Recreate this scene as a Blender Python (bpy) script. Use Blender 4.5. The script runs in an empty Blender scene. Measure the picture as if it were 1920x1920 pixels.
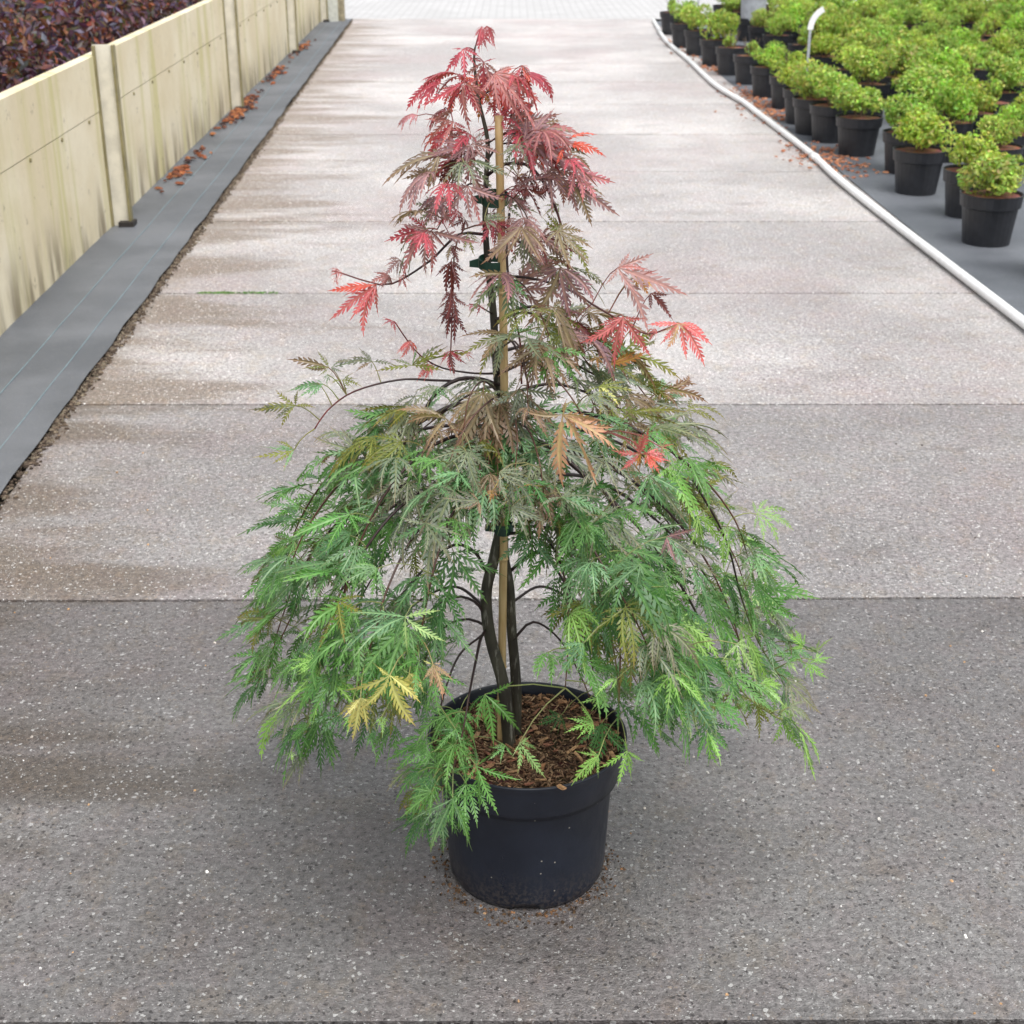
import bpy, math, random
from mathutils import Vector, Matrix, noise
R = random.Random(7)
rad = math.radians

# ------------------------------------------------------------------ camera
scene = bpy.context.scene
F, H, YH = 2700.0, 1.6, -218.0                 # focal length in photo pixels, eye height, horizon row
PITCH = math.atan((960 - YH) / F)
CP, SP = math.cos(PITCH), math.sin(PITCH)
cam = bpy.data.cameras.new('camera')
cam_o = bpy.data.objects.new('camera', cam)
scene.collection.objects.link(cam_o)
cam.sensor_width = 36.0
cam.lens = F / 1920.0 * 36.0
cam.clip_start, cam.clip_end = 0.05, 2000
cam_o.location = (0, 0, H)
cam_o.rotation_euler = (math.pi / 2 - PITCH, 0, 0)
cam.dof.use_dof = True
cam.dof.focus_distance = 2.25
cam.dof.aperture_fstop = 11
scene.camera = cam_o

# ------------------------------------------------------------------ sky, sun, exposure
SUN_EL, SUN_AZ = rad(66), rad(150)             # azimuth clockwise from +Y
world = bpy.data.worlds.new('World')
scene.world = world
world.use_nodes = True
wn = world.node_tree.nodes; wl = world.node_tree.links
bg = wn['Background']
sky = wn.new('ShaderNodeTexSky'); sky.sky_type = 'NISHITA'
sky.sun_disc = False
sky.sun_elevation = SUN_EL; sky.sun_rotation = SUN_AZ
sky.air_density = 1.0; sky.dust_density = 4.0; sky.ozone_density = 1.0
hs = wn.new('ShaderNodeHueSaturation')          # thin overcast: the blue is veiled
hs.inputs['Saturation'].default_value = 0.22
wl.new(sky.outputs[0], hs.inputs['Color']); wl.new(hs.outputs[0], bg.inputs['Color'])
bg.inputs['Strength'].default_value = 0.15
sl = bpy.data.lights.new('sun', 'SUN'); sl.energy = 1.2; sl.angle = rad(45); sl.color = (1, .98, .95)
so = bpy.data.objects.new('sun', sl); scene.collection.objects.link(so)
sd = Vector((math.sin(SUN_AZ) * math.cos(SUN_EL), math.cos(SUN_AZ) * math.cos(SUN_EL), math.sin(SUN_EL)))
so.rotation_euler = sd.to_track_quat('Z', 'Y').to_euler()
so.location = sd * 30
scene.view_settings.view_transform = 'Standard'
scene.view_settings.look = 'None'
scene.view_settings.gamma = 1
scene.view_settings.use_curve_mapping = False
scene.view_settings.exposure = 0.80
scene.cycles.max_bounces = 5; scene.cycles.diffuse_bounces = 2; scene.cycles.glossy_bounces = 2; scene.cycles.transmission_bounces = 3

# ------------------------------------------------------------------ helpers
def ray(px, py):
    a = (py - 960) / F
    return Vector(((px - 960) / F, CP - a * SP, -SP - a * CP))
def ground(px, py, z=0.0):
    d = ray(px, py); t = (z - H) / d.z
    return Vector((d.x * t, d.y * t, z))
Y0 = 2.10                                       # the trunk stands this far from the camera
def at(px, py, dy=0.0):
    d = ray(px, py); t = (Y0 + dy) / d.y
    return Vector((d.x * t, d.y * t, H + d.z * t))
def link(o, parent=None):
    scene.collection.objects.link(o)
    if parent is not None: o.parent = parent
    return o
def tag(o, label=None, cat=None, group=None, kind=None):
    if label: o['label'] = label
    if cat: o['category'] = cat
    if group: o['group'] = group
    if kind: o['kind'] = kind
    return o
def empty(name, loc=(0, 0, 0), rz=0.0):
    o = bpy.data.objects.new(name, None); o.location = loc; o.rotation_euler = (0, 0, rz)
    o.empty_display_size = .1
    return link(o)
class MB:
    def __init__(s): s.v = []; s.f = []; s.c = []
    def add(s, v, f, c=None):
        b = len(s.v); s.v += [tuple(p) for p in v]; s.f += [[i + b for i in q] for q in f]
        if c is not None: s.c += c if isinstance(c, list) else [c] * len(v)
    def box(s, cx, cy, cz, sx, sy, sz, rot=None, c=None, taper=1.0):
        m = rot if rot else Matrix.Identity(3)
        v = []
        for k in (-1, 1):
            t = taper if k > 0 else 1
            for (i, j) in ((-1, -1), (1, -1), (1, 1), (-1, 1)):
                v.append(Vector((cx, cy, cz)) + m @ Vector((i * sx / 2 * t, j * sy / 2 * t, k * sz / 2)))
        s.add(v, [[3, 2, 1, 0], [4, 5, 6, 7], [0, 1, 5, 4], [1, 2, 6, 5], [2, 3, 7, 6], [3, 0, 4, 7]], c)
    def tube(s, pts, radii, n=8, c=None, cap=True, wob=0.0):
        v = []; prev = None
        for i, p in enumerate(pts):
            t = (pts[min(i + 1, len(pts) - 1)] - pts[max(i - 1, 0)]).normalized()
            if prev is None:
                u = t.orthogonal().normalized()
            else:
                u = (prev - t * prev.dot(t))
                u = u.normalized() if u.length > 1e-6 else t.orthogonal().normalized()
            prev = u; w = t.cross(u)
            r = radii[i] if isinstance(radii, (list, tuple)) else radii
            for k in range(n):
                a = 2 * math.pi * k / n
                q = r * (1 + wob * math.sin(3 * a + i * .35) + wob * .6 * math.sin(5 * a - i * .2))
                v.append(p + u * math.cos(a) * q + w * math.sin(a) * q)
        f = []
        for i in range(len(pts) - 1):
            for k in range(n):
                f.append([i * n + k, i * n + (k + 1) % n, (i + 1) * n + (k + 1) % n, (i + 1) * n + k])
        if cap:
            f.append(list(range(n))[::-1]); f.append([(len(pts) - 1) * n + k for k in range(n)])
        s.add(v, f, c)
    def mesh(s, name, mat, origin=None, smooth=False):
        me = bpy.data.meshes.new(name)
        v = s.v if origin is None else [(a - origin[0], b - origin[1], c - origin[2]) for a, b, c in s.v]
        me.from_pydata(v, [], s.f)
        if s.c:
            at_ = me.color_attributes.new('Col', 'FLOAT_COLOR', 'POINT')
            at_.data.foreach_set('color', [x for c in s.c for x in (c[0], c[1], c[2], 1.0)])
        me.materials.append(mat)
        if smooth: me.polygons.foreach_set('use_smooth', [True] * len(me.polygons))
        me.update()
        return me
    def build(s, name, mat, parent=None, origin=None, smooth=False):
        o = bpy.data.objects.new(name, s.mesh(name, mat, origin, smooth))
        if origin is not None: o.location = origin
        return link(o, parent)
def spline(pts, step=.012):
    out = []
    P = [pts[0] * 2 - pts[1]] + list(pts) + [pts[-1] * 2 - pts[-2]]
    for i in range(1, len(P) - 2):
        a, b, c, d = P[i - 1], P[i], P[i + 1], P[i + 2]
        n = max(2, int((c - b).length / step))
        for k in range(n):
            t = k / n
            out.append(.5 * ((2 * b) + (c - a) * t + (2 * a - 5 * b + 4 * c - d) * t * t + (3 * b - a - 3 * c + d) * t ** 3))
    out.append(pts[-1].copy())
    return out
def vary(c, lo, hi):
    k = R.uniform(lo, hi); return tuple(x * k for x in c)
def mix(a, b, t): return tuple(a[i] * (1 - t) + b[i] * t for i in range(3))

# ------------------------------------------------------------------ materials
class NT:
    """small node-tree writer"""
    def __init__(s, name):
        s.m = bpy.data.materials.new(name); s.m.use_nodes = True
        s.n = s.m.node_tree.nodes; s.l = s.m.node_tree.links
        s.b = s.n['Principled BSDF']; s.out = s.n['Material Output']
    def node(s, t, **kw):
        x = s.n.new(t)
        for k, v in kw.items(): setattr(x, k, v)
        return x
    def set(s, sock, val):
        if hasattr(val, 'links') or isinstance(val, bpy.types.NodeSocket): s.l.new(val, sock)
        else: sock.default_value = val
    def pos(s): return s.node('ShaderNodeNewGeometry').outputs['Position']
    def obj(s): return s.node('ShaderNodeTexCoord').outputs['Object']
    def scale(s, vec, sc):
        m = s.node('ShaderNodeMapping'); s.l.new(vec, m.inputs[0]); m.inputs['Scale'].default_value = sc
        return m.outputs[0]
    def noise(s, vec, scale, detail=4, rough=.55):
        x = s.node('ShaderNodeTexNoise'); s.l.new(vec, x.inputs['Vector'])
        x.inputs['Scale'].default_value = scale; x.inputs['Detail'].default_value = detail
        x.inputs['Roughness'].default_value = rough
        return x.outputs['Fac']
    def voro(s, vec, scale, out='Distance', rnd=1.0):
        x = s.node('ShaderNodeTexVoronoi'); s.l.new(vec, x.inputs['Vector'])
        x.inputs['Scale'].default_value = scale; x.inputs['Randomness'].default_value = rnd
        return x
    def ramp(s, fac, a, b, lo=0.0, hi=1.0):
        x = s.node('ShaderNodeMapRange'); x.interpolation_type = 'SMOOTHSTEP'
        s.l.new(fac, x.inputs['Value'])
        x.inputs['From Min'].default_value = a; x.inputs['From Max'].default_value = b
        x.inputs['To Min'].default_value = lo; x.inputs['To Max'].default_value = hi
        return x.outputs['Result']
    def math(s, op, a, b=0.0):
        x = s.node('ShaderNodeMath', operation=op); s.set(x.inputs[0], a); s.set(x.inputs[1], b)
        return x.outputs[0]
    def mix(s, fac, a, b, blend='MIX'):
        x = s.node('ShaderNodeMix', data_type='RGBA', blend_type=blend)
        s.set(x.inputs[0], fac)
        for sock, val in ((x.inputs[6], a), (x.inputs[7], b)):
            s.set(sock, val if not isinstance(val, tuple) or len(val) == 4 else (*val, 1))
        return x.outputs[2]
    def bump(s, height, strength=.3, dist=.005):
        x = s.node('ShaderNodeBump'); s.l.new(height, x.inputs['Height'])
        x.inputs['Strength'].default_value = strength; x.inputs['Distance'].default_value = dist
        s.l.new(x.outputs[0], s.b.inputs['Normal'])
    def color(s, c): s.set(s.b.inputs['Base Color'], c if not isinstance(c, tuple) or len(c) == 4 else (*c, 1))
    def rough(s, r): s.set(s.b.inputs['Roughness'], r)
    def spec(s, v): s.b.inputs['Specular IOR Level'].default_value = v
    def attr(s, n='Col'): return s.node('ShaderNodeAttribute', attribute_name=n).outputs['Color']
    def sep(s, v):
        x = s.node('ShaderNodeSeparateXYZ'); s.l.new(v, x.inputs[0]); return x.outputs

def mat_concrete():
    t = NT('concrete'); p = t.pos()
    big = t.noise(p, .55, 5, .6); mid = t.noise(t.scale(p, (1, 1.6, 1)), 2.6, 6, .65); fine = t.noise(p, 75, 6, .75)
    tint = t.noise(p, .9, 3, .5)
    c = t.mix(t.ramp(big, .38, .66), (.250, .243, .240), (.375, .370, .362))
    c = t.mix(t.ramp(tint, .46, .66, 0, .50), c, (.255, .214, .214))
    c = t.mix(t.ramp(mid, .50, .74, 0, .6), c, (.165, .152, .142))
    # mud washed in along the edge of the weed mat, in tongues that reach out over the slabs
    xyz = t.sep(p)
    edge = t.math('ADD', xyz[0], t.math('MULTIPLY', xyz[1], .0384))      # about -1.30 at the left edge
    tong = t.noise(t.scale(p, (.5, 2.2, 1)), 1.3, 5, .6)
    reach = t.math('ADD', t.math('MULTIPLY', tong, 3.4), -2.45)
    mud = t.ramp(t.math('SUBTRACT', reach, edge), -.05, .60, 0, .86)
    c = t.mix(mud, c, (.150, .122, .096))
    # fine mottling and exposed aggregate
    hue1 = t.noise(t.scale(p, (1, 1, 1)), 7.0, 6, .75); hue2 = t.noise(t.scale(p, (1.3, .9, 1)), 11.0, 6, .75)
    c = t.mix(t.ramp(hue1, .46, .60, 0, .55), c, t.mix(1.0, c, (1.03, .95, .965), 'MULTIPLY'))
    c = t.mix(t.ramp(hue2, .50, .62, 0, .75), c, t.mix(1.0, c, (1.0, .93, .83), 'MULTIPLY'))
    c = t.mix(.85, c, t.mix(t.ramp(fine, .36, .66), (.50, .475, .47), (1.28, 1.25, 1.24)), 'MULTIPLY')
    wob = t.node('ShaderNodeTexNoise'); t.l.new(p, wob.inputs['Vector']); wob.inputs['Scale'].default_value = 130; wob.inputs['Detail'].default_value = 2
    va = t.node('ShaderNodeVectorMath', operation='SCALE'); t.l.new(wob.outputs['Color'], va.inputs[0]); va.inputs['Scale'].default_value = .012
    vb = t.node('ShaderNodeVectorMath', operation='ADD'); t.l.new(p, vb.inputs[0]); t.l.new(va.outputs[0], vb.inputs[1])
    pw = vb.outputs[0]
    v1 = t.voro(pw, 230); v2 = t.voro(pw, 105)
    for v, lo in ((v1, .66), (v2, .82)):
        cs = t.node('ShaderNodeSeparateColor'); t.l.new(v.outputs['Color'], cs.inputs[0])
        rr_ = t.math('MULTIPLY_ADD', cs.outputs[2], .34); rr_.node.inputs[2].default_value = .10
        inside = t.math('LESS_THAN', v.outputs['Distance'], rr_)
        st = t.math('MULTIPLY', inside, t.math('GREATER_THAN', cs.outputs[0], lo))
        c = t.mix(t.math('MULTIPLY', st, t.ramp(cs.outputs[1], 0, 1, .5, 1.0)), c, t.mix(t.math('GREATER_THAN', cs.outputs[1], .35), (.40, .31, .23), (.68, .67, .65)))
        dk = t.math('MULTIPLY', inside, t.math('LESS_THAN', cs.outputs[0], .22))
        c = t.mix(t.math('MULTIPLY', dk, .85), c, (.05, .042, .042))
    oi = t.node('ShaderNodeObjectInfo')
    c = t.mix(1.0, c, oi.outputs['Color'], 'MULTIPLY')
    t.color(c)
    t.rough(t.ramp(mid, .3, .75, .46, .34)); t.spec(.6)
    h = t.math('ADD', t.math('MULTIPLY', fine, .8), t.math('MULTIPLY', v1.outputs['Distance'], .5))
    t.bump(h, .8, .005)
    return t.m
def mat_simple(name, col, rough=.6, var=.25, scale=30, spec=.5, bump=.15):
    t = NT(name); p = t.obj(); n = t.noise(p, scale, 5, .6)
    t.color(t.mix(t.ramp(n, .3, .7), tuple(x * (1 - var) for x in col), tuple(min(1, x * (1 + var)) for x in col)))
    t.rough(rough); t.spec(spec)
    if bump: t.bump(n, bump, .004)
    return t.m
def mat_attr(name, rough=.55, spec=.4, transl=0.0, nscale=60, nvar=.25, tboost=(1.15, 1.3, .6), bump=.2):
    t = NT(name); c = t.attr(); n = t.noise(t.obj(), nscale, 3, .6)
    g = t.ramp(n, .3, .7, 1 - nvar, 1 + nvar)
    c2 = t.mix(1.0, c, g, 'MULTIPLY')
    t.color(c2); t.rough(rough); t.spec(spec)
    if bump: t.bump(n, bump, .002)
    if transl:
        tr = t.node('ShaderNodeBsdfTranslucent')
        t.l.new(t.mix(1.0, c2, tboost, 'MULTIPLY'), tr.inputs['Color'])
        ms = t.node('ShaderNodeMixShader'); ms.inputs[0].default_value = transl
        t.l.new(t.b.outputs[0], ms.inputs[1]); t.l.new(tr.outputs[0], ms.inputs[2])
        t.l.new(ms.outputs[0], t.out.inputs['Surface'])
    return t.m
def mat_mat():
    t = NT('woven_weed_fabric'); p = t.pos()
    w1 = t.node('ShaderNodeTexWave', wave_type='BANDS', bands_direction='Y'); t.l.new(p, w1.inputs['Vector']); w1.inputs['Scale'].default_value = 60
    n = t.noise(p, 1.6, 5, .6); f = t.noise(p, 120, 3)
    c = t.mix(t.ramp(n, .35, .7), (.085, .094, .108), (.140, .150, .168))
    c = t.mix(.35, c, t.mix(w1.outputs['Fac'], (.6, .6, .6), (1.2, 1.2, 1.2)), 'MULTIPLY')
    c = t.mix(t.ramp(f, .6, .72, 0, .35), c, (.33, .31, .28))
    t.color(c); t.rough(.5); t.spec(.5); t.bump(t.math('ADD', w1.outputs['Fac'], n), .25, .003)
    return t.m
def mat_wall():
    t = NT('cream_wall_board'); p = t.pos(); xyz = t.sep(p)
    n = t.noise(p, 2.2, 5, .6); st = t.noise(t.scale(p, (1, 1.6, .12)), 3.2, 5, .6); f = t.noise(p, 30, 5, .7)
    c = t.mix(t.ramp(n, .35, .7), (.62, .54, .37), (.70, .635, .48))
    c = t.mix(t.ramp(st, .50, .66, 0, .6), c, (.47, .44, .17))
    low = t.math('MULTIPLY', t.ramp(xyz[2], .02, .34, 1, 0), t.ramp(t.noise(t.scale(p, (1, 2, .4)), 3.0, 4), .42, .62))
    c = t.mix(t.math('MULTIPLY', low, .85), c, (.20, .16, .10))
    v = t.noise(p, 11, 3, .7)
    c = t.mix(t.ramp(v, .62, .72, 0, .6), c, (.25, .21, .15))
    c = t.mix(.35, c, t.mix(f, (.75, .75, .75), (1.2, 1.2, 1.2)), 'MULTIPLY')
    t.color(c); t.rough(.7); t.spec(.3); t.bump(f, .2, .004)
    return t.m
def mat_pot():
    t = NT('black_plastic'); p = t.obj(); xyz = t.sep(p)
    n = t.noise(p, 9, 5, .65); f = t.noise(p, 160, 3, .6)
    c = t.mix(t.ramp(n, .35, .7), (.0070, .0100, .0185), (.0120, .0162, .028))
    dust = t.math('MULTIPLY', t.ramp(t.math('ADD', xyz[2], t.math('MULTIPLY', n, .10)), .05, .15, 1, 0), t.ramp(f, .42, .62))
    c = t.mix(t.math('MULTIPLY', dust, .30), c, (.13, .105, .085))
    v = t.voro(p, 85)
    cs = t.node('ShaderNodeSeparateColor'); t.l.new(v.outputs['Color'], cs.inputs[0])
    sp = t.math('MULTIPLY', t.ramp(v.outputs['Distance'], .10, .15, 1, 0), t.math('GREATER_THAN', cs.outputs[0], .86))
    c = t.mix(t.math('MULTIPLY', sp, .8), c, (.34, .32, .27))
    t.color(c); t.rough(t.ramp(t.noise(t.scale(p, (1, 1, .35)), 14, 5, .7), .3, .7, .27, .50)); t.spec(.5)
    t.bump(f, .10, .002)
    return t.m
def mat_yard():
    t = NT('pale_block_paving'); p = t.pos()
    br = t.node('ShaderNodeTexBrick'); t.l.new(p, br.inputs['Vector']); br.inputs['Scale'].default_value = 2.4
    br.inputs['Color1'].default_value = (.52, .515, .51, 1); br.inputs['Color2'].default_value = (.44, .435, .43, 1); br.inputs['Mortar'].default_value = (.28, .275, .27, 1)
    br.inputs['Mortar Size'].default_value = .02
    t.color(t.mix(t.ramp(t.noise(p, .8, 4), .4, .7, 0, .4), br.outputs['Color'], (.36, .355, .35))); t.rough(.55); t.spec(.4)
    return t.m
def mat_bark():
    t = NT('dark_bark'); p = t.obj(); s = t.scale(p, (1, 1, .14))
    n = t.noise(s, 130, 4, .65); b = t.noise(p, 14, 4)
    c = t.mix(t.ramp(b, .35, .7), (.034, .030, .023), (.075, .070, .048))
    c = t.mix(t.ramp(n, .55, .68, 0, .75), c, (.26, .25, .21))
    t.color(c); t.rough(.55); t.spec(.4); t.bump(n, .4, .003)
    return t.m
def mat_bamboo():
    t = NT('bamboo'); p = t.obj()
    n = t.noise(t.scale(p, (1, 1, .08)), 180, 3); b = t.noise(p, 7, 4)
    xyz = t.sep(p)
    c = t.mix(t.ramp(n, .3, .7), (.50, .34, .15), (.64, .47, .24))
    c = t.mix(t.ramp(b, .5, .75, 0, .6), c, (.30, .22, .10))
    t.color(c); t.rough(.42); t.spec(.5)
    return t.m
M = dict(concrete=mat_concrete(), fabric=mat_mat(), wall=mat_wall(), pot=mat_pot(), bark=mat_bark(), bamboo=mat_bamboo(),
         twig=mat_attr('twig_bark', .45, .45, nscale=90, nvar=.3),
         leaf=mat_attr('maple_leaf', .42, .55, transl=.30, nscale=70, nvar=.15, bump=0),
         shrubleaf=mat_attr('shrub_leaf', .5, .4, transl=.3, nscale=20, nvar=.2, bump=0),
         chips=mat_attr('wood_chip', .8, .25, nscale=200, nvar=.35),
         dirt=mat_attr('dirt', .9, .2, nscale=80, nvar=.35),
         soil=mat_simple('dark_soil', (.05, .032, .02), .95, .5, 90, .2, .6),
         sub=mat_simple('dark_joint_soil', (.045, .040, .032), .95, .5, 40, .2, .5),
         yard=mat_yard(),
         post=mat_simple('cream_painted_post', (.62, .58, .48), .55, .12, 12),
         olive=mat_simple('olive_painted_steel', (.21, .18, .085), .5, .25, 14),
         hose=mat_simple('white_hose_plastic', (.74, .74, .73), .35, .06, 20, .5, .05),
         tie=mat_simple('green_tie_tape', (.016, .055, .038), .4, .2, 60),
         white=mat_simple('white_label_plastic', (.80, .80, .80), .35, .04, 20),
         grey=mat_simple('grey_plastic', (.36, .38, .41), .45, .15, 20),
         blackp=mat_simple('black_pot_plastic', (.013, .014, .018), .45, .25, 30),
         timber=mat_simple('weathered_timber', (.30, .26, .17), .7, .3, 18),
         block=mat_simple('pale_concrete_block', (.52, .53, .48), .7, .15, 25),
         dark=mat_simple('dark_rubber', (.02, .016, .014), .6, .3, 20),
         line=mat_simple('teal_woven_thread', (.19, .26, .28), .5, .2, 40, .4, .05))

# ------------------------------------------------------------------ ground and slabs
def EX(y): return -1.296 - .0384 * y            # left edge of the concrete
def HX(y): return 2.115 - .0175 * y             # white hose along the right edge
def WX(y): return -1.777 - .0325 * y            # foot of the wall
g = MB(); S = 400
g.add([(-S, -S, -.035), (S, -S, -.035), (S, S, -.035), (-S, S, -.035)], [[0, 1, 2, 3]])
tag(g.build('ground', M['sub']), kind='structure')
rows = [(1924, 1912), (1126.5, 1118), (758, 757), (549.5, 549), (415, 415), (321.5, 321.5), (252, 252), (196, 196), (153.5, 153.5), (119.5, 119.5), (90.5, 90.5), (65, 65)]
jl = [ground(314, a).y for a, b in rows]; jr = [ground(1605, b).y for a, b in rows]
jl = [jl[0] - 1.46 * k for k in (2, 1)] + jl; jr = [jr[0] - 1.46 * k for k in (2, 1)] + jr
jl.append(19.62); jr.append(19.62)
road = MB()
for a in (0,):
    road.add([(-1.9, -1.5, -.03), (2.3, -1.5, -.03), (2.3, 19.7, -.03), (-2.2, 19.7, -.03)], [[0, 1, 2, 3]])
road_o = tag(road.build('driveway', M['sub']), kind='structure')
lighting_tones = [.52, .52, .53, .98, 1.38, 1.46, 1.55, 1.6, 1.64, 1.68, 1.7, 1.74, 1.78, 1.8]  # near slabs darkened, far ones brightened: the ground's light gradient put into colour
for i in range(len(jl) - 1):
    gap = .007 + .00025 * i
    ya, yb, yc, yd = jl[i] + gap, jr[i] + gap, jr[i + 1] - gap, jl[i + 1] - gap
    ext = .45
    P = [(EX(ya), ya), (HX(yb) + .06, yb), (HX(yc) + .06, yc), (EX(yd), yd)]
    b = MB()
    dz = R.uniform(-.0012, .0012)
    n = 10
    top = []; bev = .0018
    def ringpts(inset, z):
        out = []
        q = [(P[0][0] + inset, P[0][1] + inset), (P[1][0] - inset, P[1][1] + inset), (P[2][0] - inset, P[2][1] - inset), (P[3][0] + inset, P[3][1] - inset)]
        for k in range(4):
            a_, b_ = q[k], q[(k + 1) % 4]
            for j in range(n):
                t_ = j / n
                x = a_[0] + (b_[0] - a_[0]) * t_; y = a_[1] + (b_[1] - a_[1]) * t_
                nz = noise.noise(Vector((x * 9, y * 9, 1.3)))
                if k == 3: x += nz * .012
                else: y += nz * .0012
                out.append((x, y, z))
        return out
    r0, r1, r2 = ringpts(0, -.028), ringpts(0, -bev * .7 + dz), ringpts(bev, dz)
    m_ = len(r0)
    f = []
    for k in range(m_):
        f.append([k, (k + 1) % m_, m_ + (k + 1) % m_, m_ + k]); f.append([m_ + k, m_ + (k + 1) % m_, 2 * m_ + (k + 1) % m_, 2 * m_ + k])
    f.append([2 * m_ + k for k in range(m_)])
    b.add(r0 + r1 + r2, f)
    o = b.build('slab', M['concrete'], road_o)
    tn = lighting_tones[i] * R.uniform(.98, 1.02)
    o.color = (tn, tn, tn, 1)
yd_ = MB(); yd_.add([(-60, 19.63, -.004), (60, 19.63, -.004), (60, 140, -.004), (-60, 140, -.004)], [[0, 1, 2, 3]])
tag(yd_.build('yard', M['yard']), kind='structure')

# weed fabric strips on both sides
def strip(name, xa, xb, y0, y1, ny, nx, zf):
    b = MB(); v = []
    for j in range(ny + 1):
        y = y0 + (y1 - y0) * j / ny
        for i in range(nx + 1):
            u = i / nx; x = xa(y) + (xb(y) - xa(y)) * u
            v.append((x, y, zf(u, x, y)))
    f = [[j * (nx + 1) + i, j * (nx + 1) + i + 1, (j + 1) * (nx + 1) + i + 1, (j + 1) * (nx + 1) + i] for j in range(ny) for i in range(nx)]
    b.add(v, f)
    o = b.build(name, M['fabric'], smooth=True)
    return tag(o, kind='structure')
nz = lambda x, y, s: noise.noise(Vector((x * s, y * s, 4.2)))
lm = strip('weed_mat_left', lambda y: WX(y) - .03, lambda y: EX(y) - .012 + .010 * nz(0, y, 3), 0.0, 19.45, 160, 12,
           lambda u, x, y: .008 + .006 * nz(x, y, 2.0) + (.006 * max(0, (u - .8) / .2) ** 1.5) + .004 * nz(x, y, 9))
for off in (.12, .27):
    b = MB(); pts = [Vector((EX(y / 4) - off, y / 4, .0095 + .006 * nz(EX(y / 4) - off, y / 4, 2.0))) for y in range(1, 77)]
    b.tube(pts, .0018, 4); b.build('woven_line', M['line'], lm)
rm = strip('weed_mat_right', lambda y: HX(y) + .02, lambda y: 12.0, 0.0, 19.2, 80, 40, lambda u, x, y: .006 + .006 * nz(x, y, 1.5))
# dirt line between mat and concrete
def litter(name, n, posf, sizef, cols, kind='stuff', flat=.35, label=None, cat=None):
    b = MB()
    for _ in range(n):
        x, y, z = posf(); s_ = sizef()
        rot = Matrix.Rotation(R.uniform(0, 6.28), 3, 'Z') @ Matrix.Rotation(R.uniform(-.5, .5), 3, 'X')
        b.box(x, y, z + s_ * flat * .3, s_ * R.uniform(.6, 1.3), s_ * R.uniform(.5, .9), s_ * flat, rot, vary(R.choice(cols), .7, 1.3), taper=.6)
    o = b.build(name, M['dirt'])
    tag(o, label, cat, kind=kind); return o
def p_edge():
    y = R.uniform(.3, 19.3) if R.random() < .6 else R.uniform(4, 11)
    return EX(y) - .01 + R.gauss(.008, .013) + .01 * nz(3, y, 4), y, .001
litter('edge_dirt', 6000, p_edge, lambda: R.uniform(.005, .016), [(.075, .055, .04), (.12, .09, .065), (.055, .04, .03), (.17, .14, .10)], label='brown dirt line along the weed mat edge of the driveway', cat='dirt')
def p_wall():
    y = R.choice([11.2, 11.5, 11.5, 11.35, 8.9, 15.8, 13.6]) + R.gauss(0, .35)
    return WX(y) + .03 + abs(R.gauss(0, .05)), y, .02
litter('fallen_leaves', 420, p_wall, lambda: R.uniform(.02, .05), [(.22, .07, .03), (.30, .12, .05), (.10, .04, .025), (.05, .03, .03)], flat=.25, label='drift of rusty dry leaves at the wall foot', cat='leaf litter')
def p_hose():
    y = R.choice([12.2, 11.6, 11.0, 9.4, 9.1, 15.5, 16.3, 14.2]) + R.gauss(0, .28)
    return HX(y) + R.gauss(.05, .11), y, .012
litter('bark_debris', 900, p_hose, lambda: R.uniform(.012, .035), [(.32, .13, .07), (.38, .18, .10), (.24, .10, .06)], flat=.25, label='scattered reddish bark crumbs on both sides of the white hose', cat='bark')
# moss in a joint
def p_moss():
    px = R.choice([R.gauss(398, 14), R.gauss(398, 14), R.gauss(425, 8), R.gauss(475, 12), R.uniform(372, 520)]); q = ground(px, 549.3); return q.x, q.y + R.gauss(0, .006), .0
litter('joint_moss', 260, p_moss, lambda: R.uniform(.003, .0075), [(.09, .22, .05), (.14, .27, .07), (.16, .24, .09)], flat=.9, label='thin line of green moss growing in a slab joint', cat='moss')
# grit under and in front of the pot
def p_grit():
    a = R.uniform(0, 6.28); r = .134 + abs(R.gauss(0, .018))
    return .023 + r * math.cos(a), Y0 + r * math.sin(a), 0
litter('soil_crumbs', 520, p_grit, lambda: R.uniform(.002, .006), [(.09, .055, .03), (.13, .08, .05), (.05, .035, .025), (.17, .09, .045)], flat=.6, label='brown soil crumbs spilt round the base of the black pot', cat='soil')
def p_peb():
    return R.uniform(-1.2, 1.5), R.uniform(1.5, 4.2), 0
litter('grit', 500, p_peb, lambda: R.choice((.002, .003, .003, .0045, .006)) * R.uniform(.7, 1.2), [(.62, .60, .56), (.75, .73, .70), (.42, .38, .34), (.20, .18, .17), (.45, .28, .15)], flat=.6, label='loose pale grit scattered over the driveway slabs', cat='grit')

# white hose
pix = [(1605, 362), (1530, 296), (1480, 256), (1420, 211), (1392, 190), (1340, 158), (1290, 111), (1248, 75)]
pts = [ground(x, y, .025) for x, y in pix]
pts = [Vector((HX(1.0) + .02, 1.0, .025)), Vector((HX(4.5) + .0, 4.5, .025))] + pts + [Vector((HX(19.1), 19.1, .025))]
b = MB(); b.tube(spline(pts, .08), .021, 12)
hose = b.build('hose', M['hose'], smooth=True)
tag(hose, 'white plastic hose lying along the edge of the driveway', 'hose')
b = MB(); q = ground(1527, 294, .025); b.tube([q + Vector((.004, -.06, 0)), q + Vector((-.002, .06, 0))], .025, 12); b.build('coupling', M['hose'], hose, smooth=True)

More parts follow.
